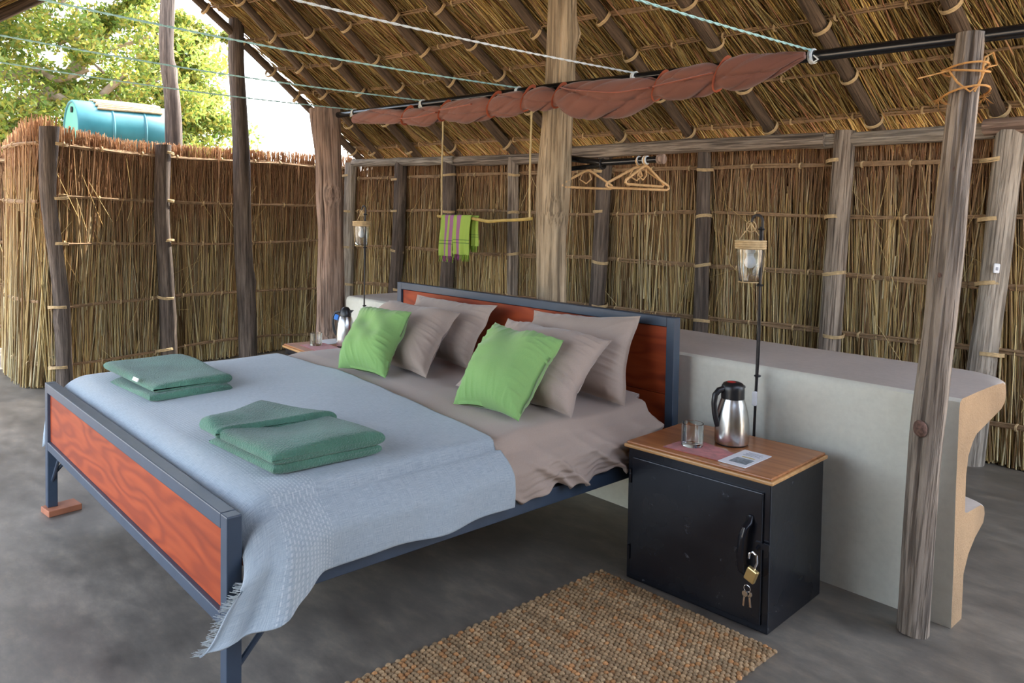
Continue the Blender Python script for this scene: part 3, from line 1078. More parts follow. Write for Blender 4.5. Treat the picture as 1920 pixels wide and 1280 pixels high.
# the two curtain posts and the centre post
post('curtain_post', [(-0.96, 1.96, 0), (-0.97, 1.96, 0.5), (-0.985, 1.965, 1.2), (-1.0, 1.95, 1.75), (-1.035, 1.94, 2.03)], [0.125, 0.105, 0.088, 0.09, 0.105], M['pole_red'], 'thick reddish post holding the left end of the curtain pole', 'post', 31, n=64, step=0.04, cracks=22)
post('curtain_post', [(2.832, 1.888, 0), (2.838, 1.892, 0.3), (2.847, 1.901, 0.614), (2.868, 1.922, 1.006), (2.885, 1.94, 1.4), (2.912, 1.975, 1.905)], [0.046, 0.044, 0.048, 0.048, 0.046, 0.042], M['pole_grey'], 'leaning cracked grey post in the right foreground', 'post', 32, n=72, step=0.03, knots=0, cracks=26)
post('centre_post', [(0.895, 2.215, 0.74), (0.89, 2.215, 1.2), (0.905, 2.215, 1.5), (0.925, 2.215, 2.0), (0.95, 2.215, 3.2)], [0.074, 0.078, 0.090, 0.078, 0.074], M['pole_tan'], 'thick pale centre post behind the headboard reaching the roof', 'post', 33, n=64, step=0.04, cracks=22, knots=3)

# logs lying along the wall top
BM = [((-2.75, -1.62), 1.785, 0.038, 'pole_pale', 'thin grey beam log left of the towel rail'),
      ((-1.75, -0.35), 1.795, 0.042, 'pole_grey', 'beam log on the wall above the striped cloth'),
      ((-0.40, 1.52), 1.80, 0.050, 'pole_grey', 'long bumpy beam log on the wall above the hangers'),
      ((1.30, 2.42), 1.815, 0.043, 'pole_pale', 'pale beam log on the wall left of the leaning post'),
      ((2.38, 3.9), 1.81, 0.046, 'pole_red', 'reddish beam log on the wall at the right edge')]
for i, ((x0, x1), z, r_, mt, lb) in enumerate(BM):
    xs_ = np.linspace(x0, x1, 5)
    dy = -0.05 - (0.02 if i % 2 else 0.05)
    post('wall_beam', [(x, float(Ye(x)) + dy, z + (-0.01 if i % 2 else 0.01)) for x in xs_], r_, M[mt], lb, 'beam', 60 + i, 'logs on top of the back wall')

# ------------------------------------------------------------------ low plastered wall with counter
prof = [(2.007, 0.0), (2.007, 0.20), (2.007, 0.45), (2.007, 0.715), (2.012, 0.738), (2.03, 0.747), (2.20, 0.748), (2.45, 0.747), (2.62, 0.742), (2.665, 0.730), (2.685, 0.705), (2.675, 0.672),
        (2.62, 0.650), (2.40, 0.625), (2.22, 0.605), (2.165, 0.585), (2.115, 0.545), (2.100, 0.48), (2.100, 0.36), (2.12, 0.352), (2.33, 0.345), (2.38, 0.330), (2.395, 0.305), (2.375, 0.275),
        (2.25, 0.245), (2.155, 0.205), (2.105, 0.15), (2.105, 0.0)]
xs_ = list(np.linspace(-0.84, 2.72, 40)) + [2.78, 2.83, 2.868, 2.893, 2.906]
V, F = [], []
k = len(prof)
wv = wob(55, 5, 0.006, (2, 7))
for x in xs_:
    e = max(0.0, (x - 2.70) / 0.21)
    shrink = 1 - 0.42 * (1 - math.sqrt(max(0, 1 - e * e))) if e > 0 else 1
    for (y, z) in prof:
        yy = y
        if y > 2.14:
            yy = 2.13 + (y - 2.13) * shrink
        V.append((x, yy + wv(x) * (1 if y < 2.1 else 2) + 0.003 * math.sin(11 * z + 2 * x), z))
for i in range(len(xs_) - 1):
    for j in range(k - 1):
        F.append((i * k + j, i * k + j + 1, (i + 1) * k + j + 1, (i + 1) * k + j))
g = G(); g.add(V, F, 0)
for fi, f in enumerate(F):
    j = fi % (k - 1)
    i = fi // (k - 1)
    if 5 <= j <= 8 or 18 <= j <= 20:
        g.mi[fi] = 1
    elif j > 8:
        g.mi[fi] = 2 if xs_[i] > 2.6 else 0
g.add([], [])
e0 = len(g.f)
g.f.append(tuple((len(xs_) - 1) * k + j for j in range(k))); g.mi.append(2)
g.f.append(tuple(range(k - 1, -1, -1))); g.mi.append(0)
low = g.build('wall_low', None, mats=[M['plaster'], M['plaster_top'], M['plaster_raw']], angle=50)
struct(low, 'low plastered wall with rounded counter behind the bed', 'wall')

# ------------------------------------------------------------------ bed
W_, S_, H_, L_ = 1.93, 0.040, 0.566, 1.866
bed = empty('double_bed', (0.965, 0.93, 0))
tag(bed, 'double bed frame of slate-blue steel with red wooden panels', 'bed')
def bp(gg, name, mat, parent=None, **kw):
    o = gg.build(name, mat, **kw)
    keep(o, bed)
    return o
for (x, y0, z0, z1, nm) in ((0, 0, 0.026, H_, 'footboard_post'), (W_ - S_, 0, 0, H_, 'footboard_post'), (-0.036, L_, 0.0, 0.9115, 'headboard_post'), (1.918 - S_, L_, 0, 0.9115, 'headboard_post')):
    gg = G()
    gg.box((x + S_ / 2, y0 + S_ / 2, (z0 + z1) / 2), (S_, S_, z1 - z0))
    bp(gg, nm, M['metal_blue'], smooth=False, bevel=0.003)
def rail(name, a, b, w, h):
    gg = G(); gg.bar(a, b, w, h)
    return bp(gg, name, M['metal_blue'], smooth=False, bevel=0.003)
rail('footboard_top_rail', (S_, S_ / 2, H_ - 0.02), (W_ - S_, S_ / 2, H_ - 0.02), S_, 0.040)
rail('footboard_bottom_rail', (S_, S_ / 2, 0.296), (W_ - S_, S_ / 2, 0.296), S_, 0.036)
rail('headboard_top_rail', (0.004, L_ + S_ / 2, 0.8915), (1.878, L_ + S_ / 2, 0.8915), S_, 0.040)
rail('headboard_bottom_rail', (0.004, L_ + S_ / 2, 0.40), (1.878, L_ + S_ / 2, 0.40), S_, 0.036)
rail('side_rail', (W_ - 0.020, S_, 0.352), (W_ - 0.020, L_, 0.352), 0.038, 0.056)
rail('side_rail', (0.020, S_, 0.352), (0.020, L_, 0.352), 0.038, 0.056)
for i in range(9):
    y = 0.15 + i * 0.2
    gg = G(); gg.box((0.965, y, 0.362), (1.85, 0.07, 0.014)); bp(gg, 'slat', M['redwood'], smooth=False)
gg = G(); gg.box((0.965, 0.022, 0.421), (1.85, 0.018, 0.212)); bp(gg, 'footboard_panel', M['redwood'], smooth=False)
for z0, z1 in ((0.42, 0.590), (0.592, 0.868)):
    gg = G(); gg.box((0.941, L_ + 0.022, (z0 + z1) / 2), (1.868, 0.016, z1 - z0)); bp(gg, 'headboard_plank', M['redwood'], smooth=False, bevel=0.002)
for x in (W_ - 0.02, 0.02):
    gg = G(); gg.tube([(x, 0.03, 0.165), (x, 0.185, 0.33)], 0.008, 8); bp(gg, 'brace', M['metal_blue'])
    gg = G(); gg.tube([(x, L_ + 0.01, 0.165), (x, L_ - 0.155, 0.33)], 0.008, 8); bp(gg, 'brace', M['metal_blue'])
gg = G(); gg.tube([(0.03, 0.02, 0.135), (0.17, 0.02, 0.285)], 0.007, 8); bp(gg, 'brace', M['metal_blue'])
g = G(); g.box((0, 0, 0.013), (0.095, 0.135, 0.026))
blk = g.build('wood_block', M['block'], smooth=False, bevel=0.003)
blk.location = (0.035, 0.055, 0); blk.rotation_euler = (0, 0, 0.12)
tag(blk, 'reddish block of wood under the far foot leg of the bed', 'block')

# mattress
def rounded_slab(x0, x1, y0, y1, z0, z1, r, nx=40, ny=40, fn=None):
    """closed slab with soft edges, as V, F (quads)"""
    gg = G()
    prof = []
    for q in np.linspace(-PI / 2, PI / 2, 9):
        prof.append((r * (1 - math.cos(q)), (z0 + z1) / 2 + ((z1 - z0) / 2 - r) * (1 if q > 0 else -1) * (0 if abs(q) < 1e-6 else 1) + r * math.sin(q)))
    return prof
def soft_box(gg, c, s, r, seg=5, n=8, puff=0.0, nz=None):
    """superellipsoid-like cushion box"""
    nu, nv = 72, 28
    V, F = [], []
    for i in range(nv + 1):
        v = -PI / 2 + PI * i / nv
        for j in range(nu):
            u = 2 * PI * j / nu
            def sg(a, p): return math.copysign(abs(a) ** p, a)
            e1, e2 = r, r
            x = sg(math.cos(v), e1) * sg(math.cos(u), e2); y = sg(math.cos(v), e1) * sg(math.sin(u), e2); z = sg(math.sin(v), e1)
            p = Vector((x * s[0] / 2, y * s[1] / 2, z * s[2] / 2))
            if nz:
                p += nz(p)
            V.append(p + Vector(c))
    for i in range(nv):
        for j in range(nu):
            j2 = (j + 1) % nu
            F.append((i * nu + j, i * nu + j2, (i + 1) * nu + j2, (i + 1) * nu + j))
    gg.add(V, F)
g = G()
soft_box(g, (0.96, 0.950, 0.455), (1.82, 1.78, 0.150), 0.16)
mat_o = g.build('mattress', M['mattress'])
tag(mat_o, 'thick mattress in a taupe fitted sheet on the bed frame', 'mattress')

# bed covers -----------------------------------------------------------
def ztop_bed(x, y):
    """top of the made bed"""
    ed = np.minimum(np.minimum(x - 0.0, 1.93 - x), 0.30) / 0.30
    ed = np.clip(ed, 0, 1)
    dome = 0.016 * np.sqrt(np.clip(1 - (1 - ed) ** 2, 0, 1))
    foot = np.clip((y - 0.045) / 0.11, 0, 1)
    return 0.545 + dome - 0.085 * (1 - np.sqrt(np.clip(1 - (1 - foot) ** 2, 0, 1))) + 0.012 * np.clip((y - 0.05) / 0.4, 0, 1)

def cover(y0_fn, y1_fn, lift, hang_r, hang_l, nyy, nz_top, nz_side, xr=1.952, xl=-0.022, corner=None, ntop=110, nh=26):
    """sheet over the bed; columns run across X (left hang, top, right hang), rows along Y.
       hang_r(y): z of the lower edge on the right"""
    V, UV = [], []
    r = 0.036
    nl = 16
    cols = nl + ntop + nh
    for jy in range(nyy):
        t_ = jy / (nyy - 1)
        row = []
        for ci in range(cols):
            if ci < nl:
                h = 1 - ci / nl                     # 1 at the lower left edge
                side, x = 'L', 0.0
            elif ci < nl + ntop:
                x = 0.03 + (ci - nl) / (ntop - 1) * (1.885 - 0.03)
                side = 'T'
                h = 0
            else:
                h = (ci - nl - ntop + 1) / nh
                side, x = 'R', 1.93
            if side == 'T':
                y = y0_fn(x) + (y1_fn(x) - y0_fn(x)) * t_
                z = float(ztop_bed(x, y)) + lift + nz_top(x, y)
                # round the shoulders
                dx = max(0, x - (1.885 - r)); z -= r - math.sqrt(max(0, r * r - dx * dx)) if dx > 0 else 0
                dx = max(0, (0.03 + r) - x); z -= (r - math.sqrt(max(0, r * r - dx * dx))) * 0.9 if dx > 0 else 0
                P = [x, y, z]
                u = x
            elif side == 'R':
                xa = 1.93
                y = y0_fn(xa) + (y1_fn(xa) - y0_fn(xa)) * t_
                zt = float(ztop_bed(1.885, y)) + lift - r * 1.0
                zb = hang_r(y)
                z = zt + (zb - zt) * h ** 0.9
                xx = 1.885 + (xr - 1.885) * (1 - (1 - min(1, h * 2.2)) ** 2) + nz_side(y, h)
                P = [xx, y, z]
                u = 1.93 + h * 0.24
                if corner:
                    P = corner(P, y, h, t_)
            else:
                xa = 0.0
                y = y0_fn(xa) + (y1_fn(xa) - y0_fn(xa)) * t_
                zt = float(ztop_bed(0.03, y)) + lift - r * 0.9
                zb = hang_l(y)
                z = zt + (zb - zt) * h
                xx = 0.03 + (xl - 0.03) * (1 - (1 - min(1, h * 2.2)) ** 2) - 0.5 * nz_side(y + 3, h)
                if corner:
                    kf_ = max(0.0, 1 - (y - 0.048) / 0.16)
                    xx -= 0.075 * kf_ * math.sin(PI * min(1, 0.25 + 0.75 * h)) ; y = y - 0.05 * kf_ * h
                P = [xx, y, z]
                u = 0.0 - h * 0.24
            V.append(P)
            UV.append((u, y))
    F = []
    for jy in range(nyy - 1):
        for ci in range(cols - 1):
            a = jy * cols + ci
            F.append((a, a + 1, a + cols + 1, a + cols))
    return np.array(V), np.array(F), np.array(UV)

n_a = noise2(1, 3, 9); n_b = noise2(2, 14, 34); n_c = noise2(3, 4, 10); n_d = noise2(4, 30, 60)
def fold_dir(x, y):
    return n_b(x * 0.5 + 0.25 * y, y * 1.4)
def thr_edge(x):
    return float(np.interp(x, [0, 0.3, 0.7, 1.23, 1.63, 1.9, 1.96], [1.05, 1.06, 1.055, 0.985, 0.955, 0.925, 0.955]))
def bare(x, y):
    return min(1.0, max(0.0, (y - thr_edge(x) - 0.01) / 0.12))
n_f = noise2(9, 5, 13)
def duv_top(x, y):
    q = n_f(x * 0.35 + 0.9 * y, 0.25 * x - 0.25 * y)
    ridge = math.exp(-(q / 0.22) ** 2)
    k_ = bare(x, y)
    return (0.006 * n_a(x, y) + 0.010 * ridge * min(1, max(0.2, (x - 0.5))) + 0.002 * fold_dir(x, y)) * k_ + (1 - k_) * (0.006 * n_a(x * .8, y * .8) - 0.006)
def duv_side(y, h):
    q = math.sin(15 * y - 4.5 * h + 1.6 * math.sin(5 * y))
    k_ = min(1.0, max(0.0, (y - 0.965) / 0.10)) if y < 2.5 else 0.3
    return -0.012 * (1 - k_) + k_ * (0.020 * math.exp(-((q - 0.6) / 0.35) ** 2) * (0.35 + h) + 0.010 * math.sin(31 * y - 7 * h) * h * h + 0.004 * n_b(y * 1.6 + 1.5 * h, h) * (0.3 + h))
V, F, UV = cover(lambda x: 0.72, lambda x: 1.80 - 0.05 * (x > 1.8), 0.010, lambda y: 0.385 + 0.010 * math.sin(23 * y) + 0.006 * math.sin(61 * y) + 0.16 * max(0, (y - 1.66) / 0.15) ** 2, lambda y: 0.40, 110, duv_top, duv_side)
duvet = np_mesh('duvet', V, F, M['taupe'], None, smooth=True, uv=UV)
md = duvet.modifiers.new('solid', 'SOLIDIFY'); md.thickness = 0.014; md.offset = -1
tag(duvet, 'taupe cotton duvet spread over the head half of the bed', 'duvet')

thr_top = lambda x, y: 0.006 * n_a(x * .8, y * .8) + 0.0022 * n_c(x, y) + 0.0012 * n_b(x, y)
def thr_side(y, h):
    return 0.010 * math.sin(11 * y + 1.0) * h + 0.005 * math.sin(26 * y + 4 * h) * h + 0.012 * h
def corner(P, y, h, t_):
    # the hanging corner swings out round the foot post and droops
    k_ = max(0.0, 1 - (y - 0.055) / 0.20)
    k_ = k_ * k_ * (3 - 2 * k_)
    x, yy, z = P
    d = k_ * h
    z -= 0.115 * d + 0.02 * d * math.sin(9 * h)
    yy -= 0.125 * k_ * h ** 1.4
    x += 0.055 * math.sin(PI * min(1, k_ * 1.0)) * h - 0.065 * max(0, k_ - 0.45) / 0.55 * h ** 1.2 + 0.022 * k_
    x += 0.020 * math.sin(k_ * 15.0) * h * k_
    return [x, yy, z]
V, F, UV = cover(lambda x: 0.048, thr_edge, 0.020, lambda y: 0.378 + 0.004 * math.sin(17 * y), lambda y: 0.375 - 0.10 * max(0, 1 - (y - 0.05) / 0.2), 150, thr_top, thr_side, 1.962, -0.035, corner, 120, 34)
throw = np_mesh('bed_throw', V, F, M['throw'], None, smooth=True, uv=UV)
md = throw.modifiers.new('solid', 'SOLIDIFY'); md.thickness = 0.005; md.offset = 1
tag(throw, 'grey-blue linen throw with frayed corner over the foot half of the bed', 'throw')
# frayed threads along the drooping foot edge
cols = 16 + 120 + 34
edge = [V[ci] for ci in range(16 + 120, cols)]
nf = 160
ii = rng.rand(nf) * (len(edge) - 1)
P0 = np.array([edge[int(a)] * (1 - a % 1) + edge[min(int(a) + 1, len(edge) - 1)] * (a % 1) for a in ii])
keepi = ii > 8
P0 = P0[keepi]; nf = len(P0)
P1 = P0 + np.c_[-0.012 - 0.012 * rng.rand(nf), -0.008 - 0.012 * rng.rand(nf), 0.004 - 0.014 * rng.rand(nf)]
cw = np.full((nf, 3), 0.5) * np.array([[0.9, 0.98, 1.0]])
fv, ff, fc = strands(P0, P1, np.full(nf, 0.0011), cw, cw, None, 2, 0.6)
fr = np_mesh('frayed_fringe', fv, ff, M['reed'], throw, fc, kind='stuff')

# pillows ---------------------------------------------------------------
def pillow(name, BL, BR, TR, TL, T, mat, label, seed, cat='pillow', flange=0.0, group=None, pinch=0.09, wr=1.0, sag=0.02):
    BL, BR, TR, TL = [np.array(p, float) for p in (BL, BR, TR, TL)]
    n = 76
    u, v = np.meshgrid(np.linspace(-1, 1, n), np.linspace(-1, 1, n), indexing='ij')
    pu = u * (1 - pinch * (1 - v ** 2) * np.abs(u) ** 2)
    pv = v * (1 - pinch * (1 - u ** 2) * np.abs(v) ** 2)
    a, b_ = (pu + 1) / 2, (pv + 1) / 2
    base = (BL[None, None] * ((1 - a) * (1 - b_))[..., None] + BR[None, None] * (a * (1 - b_))[..., None]
            + TR[None, None] * (a * b_)[..., None] + TL[None, None] * ((1 - a) * b_)[..., None])
    nrm = np.cross((BR + TR - BL - TL), (TL + TR - BL - BR)); nrm /= np.linalg.norm(nrm)
    if nrm[2] < 0:
        nrm = -nrm
    f = flange
    uu = np.clip(np.abs(u) / (1 - f), 0, 1); vv = np.clip(np.abs(v) / (1 - f), 0, 1)
    th = T / 2 * np.clip((1 - uu ** 2.6) * (1 - vv ** 2.6), 0, 1) ** 0.55
    nA, nB = noise2(seed, 2, 6), noise2(seed + 1, 8, 22)
    ang = np.arctan2(v, u)
    rad = np.clip(np.maximum(np.abs(u), np.abs(v)), 0, 1)
    crease = np.maximum(0, np.sin(ang * 22 + 4 * nA(u, v))) ** 3 * rad ** 2.5 * 0.010 * (0.5 + 0.5 * np.sin(ang * 3 + seed))
    eu = np.where(np.abs(u) > np.abs(v), v, u) + 0.07 * nA(u, v)
    short = np.maximum(0, np.sin(eu * 34 + seed)) ** 2 * np.clip((rad - 0.35) / 0.65, 0, 1) ** 1.5 * (0.5 + 0.5 * np.sin(eu * 5 + seed * 1.7)) * 0.009
    crease = crease * 0.6 + short * np.clip((1 - rad) / 0.06, 0, 1)
    disp = wr * (0.007 * nA(u, v) + 0.0012 * nB(u * 0.5, v * 0.9) + crease) * np.clip(th / (T / 2) * 2.5, 0.15, 1)
    low_ = np.clip(-v, 0, 1)
    top = base + nrm * (th * (1 + 0.25 * low_) + disp)[..., None]
    bot = base - nrm * (th * 0.75 - 0.5 * disp)[..., None]
    rim = 0.004 * nB(u * 0.6, v * 0.6)
    top = top + nrm * rim[..., None]; bot = bot + nrm * rim[..., None]
    V = np.concatenate([top.reshape(-1, 3), bot.reshape(-1, 3)])
    F = []
    for i in range(n - 1):
        for j in range(n - 1):
            q = i * n + j
            F.append((q, q + n, q + n + 1, q + 1))
            q2 = q + n * n
            F.append((q2, q2 + 1, q2 + n + 1, q2 + n))
    bd = [i * n for i in range(n)] + [(n - 1) * n + j for j in range(1, n)] + [i * n + n - 1 for i in range(n - 2, -1, -1)] + [j for j in range(n - 2, 0, -1)]
    for k_ in range(len(bd)):
        p, q = bd[k_], bd[(k_ + 1) % len(bd)]
        F.append((p, p + n * n, q + n * n, q))
    o = np_mesh(name, V, np.array(F), mat, None, smooth=True)
    tag(o, label, cat, group)
    return o
ZP = 0.598
pillow('pillow', (1.24, 1.60, ZP), (1.90, 1.585, ZP - 0.01), (1.80, 1.80, 0.912), (1.17, 1.815, 0.868), 0.17, M['taupe'], 'taupe pillow leaning on the headboard, rear one of the right-hand pair', 201, flange=0.05, group='taupe pillows')
pillow('pillow', (1.25, 1.275, ZP), (1.893, 1.285, ZP), (1.815, 1.60, 0.835), (1.20, 1.62, 0.845), 0.20, M['taupe'], 'taupe pillow directly behind the right-hand green cushion', 202, flange=0.03, group='taupe pillows')
pillow('pillow', (0.30, 1.60, ZP), (1.02, 1.54, ZP), (0.935, 1.79, 0.872), (0.26, 1.80, 0.865), 0.17, M['taupe'], 'taupe pillow leaning on the headboard, rear one of the left-hand pair', 203, flange=0.05, group='taupe pillows')
pillow('pillow', (0.36, 1.30, ZP), (1.05, 1.27, ZP), (0.88, 1.60, 0.845), (0.28, 1.60, 0.845), 0.20, M['taupe'], 'taupe pillow directly behind the left-hand green cushion', 204, flange=0.03, group='taupe pillows')
pillow('cushion', (0.66, 1.06, ZP + 0.005), (0.945, 1.125, ZP), (0.83, 1.35, 0.862), (0.45, 1.32, 0.845), 0.18, M['green'], 'lime green square cushion on the far left half of the bed', 205, 'cushion', group='green cushions', pinch=0.11)
pillow('cushion', (1.49, 1.065, ZP + 0.005), (1.82, 1.095, ZP), (1.745, 1.40, 0.845), (1.37, 1.385, 0.870), 0.19, M['green'], 'lime green square cushion on the near right half of the bed', 206, 'cushion', group='green cushions', pinch=0.11)

# towels ----------------------------------------------------------------
def towel_layer(gg, BL, BR, TR, TL, z, T, seed, droop=0.0):
    BL, BR, TR, TL = [np.array((p[0], p[1], 0.0)) for p in (BL, BR, TR, TL)]
    nA = noise2(seed, 2, 5)
    n, m_ = 30, 9
    V, F = [], []
    # closed loop section in v, extruded in u
    sec = []
    for q in np.linspace(0, 2 * PI, 40, endpoint=False):
        c_, s_ = math.cos(q), math.sin(q)
        sec.append((math.copysign(abs(c_) ** 0.22, c_), math.copysign(abs(s_) ** 0.7, s_)))
    k_ = len(sec)
    us = np.concatenate([[0, 0.004, 0.012], np.linspace(0.03, 0.97, n), [0.988, 0.996, 1.0]])
    for u in us:
        e = min(u, 1 - u) / 0.03
        e = math.sqrt(max(0.0, 1 - (1 - min(1, e)) ** 2))
        for (c_, s_) in sec:
            v = (c_ + 1) / 2
            P = BL * (1 - u) * (1 - v) + BR * u * (1 - v) + TR * u * v + TL * (1 - u) * v
            h = T / 2 * s_ * (0.25 + 0.75 * e)
            zz = z + T / 2 + h + 0.009 * nA(u * 1.6, v * 1.6) * (1 if s_ > 0 else 0.1) - droop * (abs(u - 0.5) * 2) ** 4 * (s_ > 0)
            V.append((P[0], P[1], zz))
    for i in range(len(us) - 1):
        for j in range(k_):
            j2 = (j + 1) % k_
            F.append((i * k_ + j, i * k_ + j2, (i + 1) * k_ + j2, (i + 1) * k_ + j))
    F.append(tuple(range(k_ - 1, -1, -1)))
    F.append(tuple((len(us) - 1) * k_ + j for j in range(k_)))
    gg.add(V, F)
def towel(layers, label, seed, zb):
    root = empty('folded_towel', (np.mean([p[0] for p in layers[0][1]]), np.mean([p[1] for p in layers[0][1]]), zb))
    z = zb
    for i, (nm, q, T, dz) in enumerate(layers):
        gg = G()
        towel_layer(gg, *q, z + dz, T, seed + i)
        keep(gg.build(nm, M['towel'], angle=80), root)
        z += T * 0.93
    tag(root, label, 'towel', 'folded towels on the bed')
    return root
zt1 = 0.592
t1 = towel([('lower_fold', [(0.33, 0.175), (0.755, 0.195), (0.75, 0.52), (0.20, 0.53)], 0.028, 0.0),
            ('upper_fold', [(0.15, 0.195), (0.735, 0.215), (0.735, 0.525), (0.18, 0.535)], 0.040, 0.0)],
           'green terry towel folded on the far corner of the throw, with a small white label', 700, zt1)
g = G(); g.box((0.58, 0.198, zt1 + 0.060), (0.05, 0.004, 0.014), Matrix.Rotation(0.05, 3, 'Z') @ Matrix.Rotation(-0.5, 3, 'X'))
keep(g.build('sewn_label', M['label'], smooth=False), t1)['label'] = 'small white care label'
t2 = towel([('lower_fold', [(1.40, 0.165), (1.80, 0.185), (1.815, 0.53), (1.36, 0.50)], 0.032, 0.0),
            ('upper_fold', [(1.46, 0.160), (1.805, 0.180), (1.825, 0.535), (1.47, 0.51)], 0.038, 0.0),
            ('back_fold', [(1.36, 0.150), (1.49, 0.150), (1.55, 0.53), (1.28, 0.40)], 0.046, -0.030)],
           'green terry towel folded on the throw near the bed corner', 720, zt1)

# ------------------------------------------------------------------ rug
RX0, RX1, RY0, RY1 = 1.915, 2.617, 0.10, 1.435
parts = []
nu_, nv_ = 44, 78
V, F, Cc = [], [], []
knot = []
for a in range(7):
    v = -0.15 + a / 6 * (PI / 2 + 0.15)
    for b_ in range(8):
        q = 2 * PI * b_ / 8
        knot.append((math.cos(v) * math.cos(q), math.cos(v) * math.sin(q), math.sin(v)))
kf = []
for a in range(6):
    for b_ in range(8):
        b2 = (b_ + 1) % 8
        kf.append((a * 8 + b_, a * 8 + b2, (a + 1) * 8 + b2, (a + 1) * 8 + b_))
knot = np.array(knot); kf = np.array(kf)
wr1, wr2 = wob(5, 5, 0.006, (2, 9)), wob(6, 5, 0.006, (2, 9))
cnt = 0
rowc = rng.rand(nv_) 
for j in range(nv_):
    y = RY0 + (j + 0.5) / nv_ * (RY1 - RY0)
    for i in range(nu_):
        x = RX0 + (i + 0.5 + 0.5 * (j % 2)) / (nu_ + 0.5) * (RX1 - RX0)
        sx_, sy_, sz_ = 0.0088, 0.0092, 0.0085 * rng.uniform(0.8, 1.15)
        P = knot * np.array([[sx_, sy_, sz_]]) + np.array([[x + rng.randn() * 0.0012 + wr1(y), y + rng.randn() * 0.0012 + wr2(x), 0.006]])
        c = np.array([0.43, 0.29, 0.155]) * rng.uniform(0.72, 1.2) * (0.8 + 0.35 * rowc[j])
        if rng.rand() < 0.18:
            c = c * np.array([1.1, 0.82, 0.6])
        V.append(P); F.append(kf + cnt * len(knot)); Cc.append(np.tile(c, (len(knot), 1))); cnt += 1
V = np.concatenate(V); F = np.concatenate(F); Cc = np.concatenate(Cc)
g = G(); g.box(((RX0 + RX1) / 2, (RY0 + RY1) / 2, 0.004), (RX1 - RX0 - 0.01, RY1 - RY0 - 0.01, 0.007))
rug = g.build('jute_rug', M['stick'], smooth=False)
tag(rug, 'rectangular brown woven jute rug beside the bed', 'rug')
np_mesh('jute_weave', V, F, M['jute'], rug, Cc, smooth=True, kind='stuff')

# ------------------------------------------------------------------ bedside cabinets
def cabinet(loc, rz, label):
    root = empty('bedside_cabinet', loc, rz)
    w, d, h = 0.541, 0.398, 0.483
    gg = G(); gg.box((w / 2, d / 2, h / 2), (w, d, h)); gg.build('body', M['black_enamel'], root, smooth=False, bevel=0.004)
    gg = G()
    gg.box((w / 2, -0.004, h / 2 - 0.004), (w - 0.045, 0.012, h - 0.055))
    door = gg.build('door', M['black_enamel'], root, smooth=False, bevel=0.003)
    gg = G()
    gg.tube([(w - 0.062, -0.010, 0.370), (w - 0.062, -0.020, 0.350), (w - 0.066, -0.042, 0.338), (w - 0.074, -0.045, 0.30), (w - 0.078, -0.045, 0.24), (w - 0.074, -0.040, 0.195), (w - 0.068, -0.020, 0.180), (w - 0.066, -0.010, 0.165)], 0.012, 8, flat=0.45)
    gg.build('handle', M['black_enamel'], door)
    gg = G(); gg.box((w - 0.018, -0.012, 0.285), (0.046, 0.008, 0.020)); gg.tube([(w - 0.03, -0.016, 0.285), (w - 0.03, -0.030, 0.281), (w - 0.03, -0.016, 0.270)], 0.003, 6)
    gg.build('hasp', M['black_enamel'], door, smooth=False)
    for z in (0.10, 0.38):
        gg = G(); gg.tube([(0.014, -0.006, z - 0.025), (0.014, -0.006, z + 0.025)], 0.006, 8); gg.build('hinge', M['black_enamel'], door)
    gg = G()
    gg.box((w / 2, d / 2 - 0.003, h + 0.0065), (w + 0.022, d + 0.026, 0.013), mi=1)
    gg.box((w / 2, d / 2 - 0.003, h + 0.0175), (w + 0.008, d + 0.012, 0.009), mi=0)
    gg.build('wooden_top', None, root, smooth=False, bevel=0.004, mats=[M['top_wood'], M['top_edge']])
    tag(root, label, 'cabinet', 'black bedside cabinets with wooden tops')
    return root
cabR = cabinet((2.003, 1.478, 0), math.radians(2.82), 'black enamelled cabinet with wooden top and padlock, right of the bed')
cabL = copy_tree(cabR)
cabL.location = (-0.625, 1.445, 0); cabL.rotation_euler = (0, 0, math.radians(-4))
cabL['label'] = 'bedside cabinet with wooden top left of the bed'
NZ = 0.483 + 0.0225

# padlock with keys hanging from the hasp
pl = empty('padlock', (2.518, 1.442, 0.205))
tag(pl, 'brass padlock hanging open from the cabinet hasp', 'padlock')
g = G(); g.box((0, 0, 0), (0.036, 0.016, 0.045), Matrix.Rotation(0.35, 3, 'Y')); g.build('lock_body', M['brass'], pl, smooth=False, bevel=0.004)
g = G(); g.tube([(0.008, 0, 0.018), (0.018, 0, 0.045), (0.016, 0, 0.066), (0.004, 0, 0.074), (-0.008, 0, 0.066), (-0.010, 0, 0.050)], 0.0036, 8)
g.build('shackle', M['chrome'], pl)
kr = empty('key_ring', (2.506, 1.440, 0.158))
tag(kr, 'small ring of keys hanging from the padlock', 'keys')
g = G(); g.torus((0, 0, 0), 0.011, 0.0012, 'Y'); g.build('ring', M['chrome'], kr)
for dx, dy, a in ((-0.004, -0.003, 0.1), (0.004, 0.003, -0.12)):
    g = G(); ro = Matrix.Rotation(a, 3, 'Y')
    g.lathe([(0.0, -0.001), (0.0095, -0.001), (0.0095, 0.001), (0.0, 0.001)], n=16, cap0=False, cap1=False)
    g.v = [tuple(ro @ Vector((p[0] + dx, p[2] + dy, p[1] - 0.018))) for p in g.v]
    g.box(tuple(ro @ Vector((dx, dy, -0.042))), (0.006, 0.002, 0.032), ro)
    g.build('key', M['chrome'], kr, smooth=False)

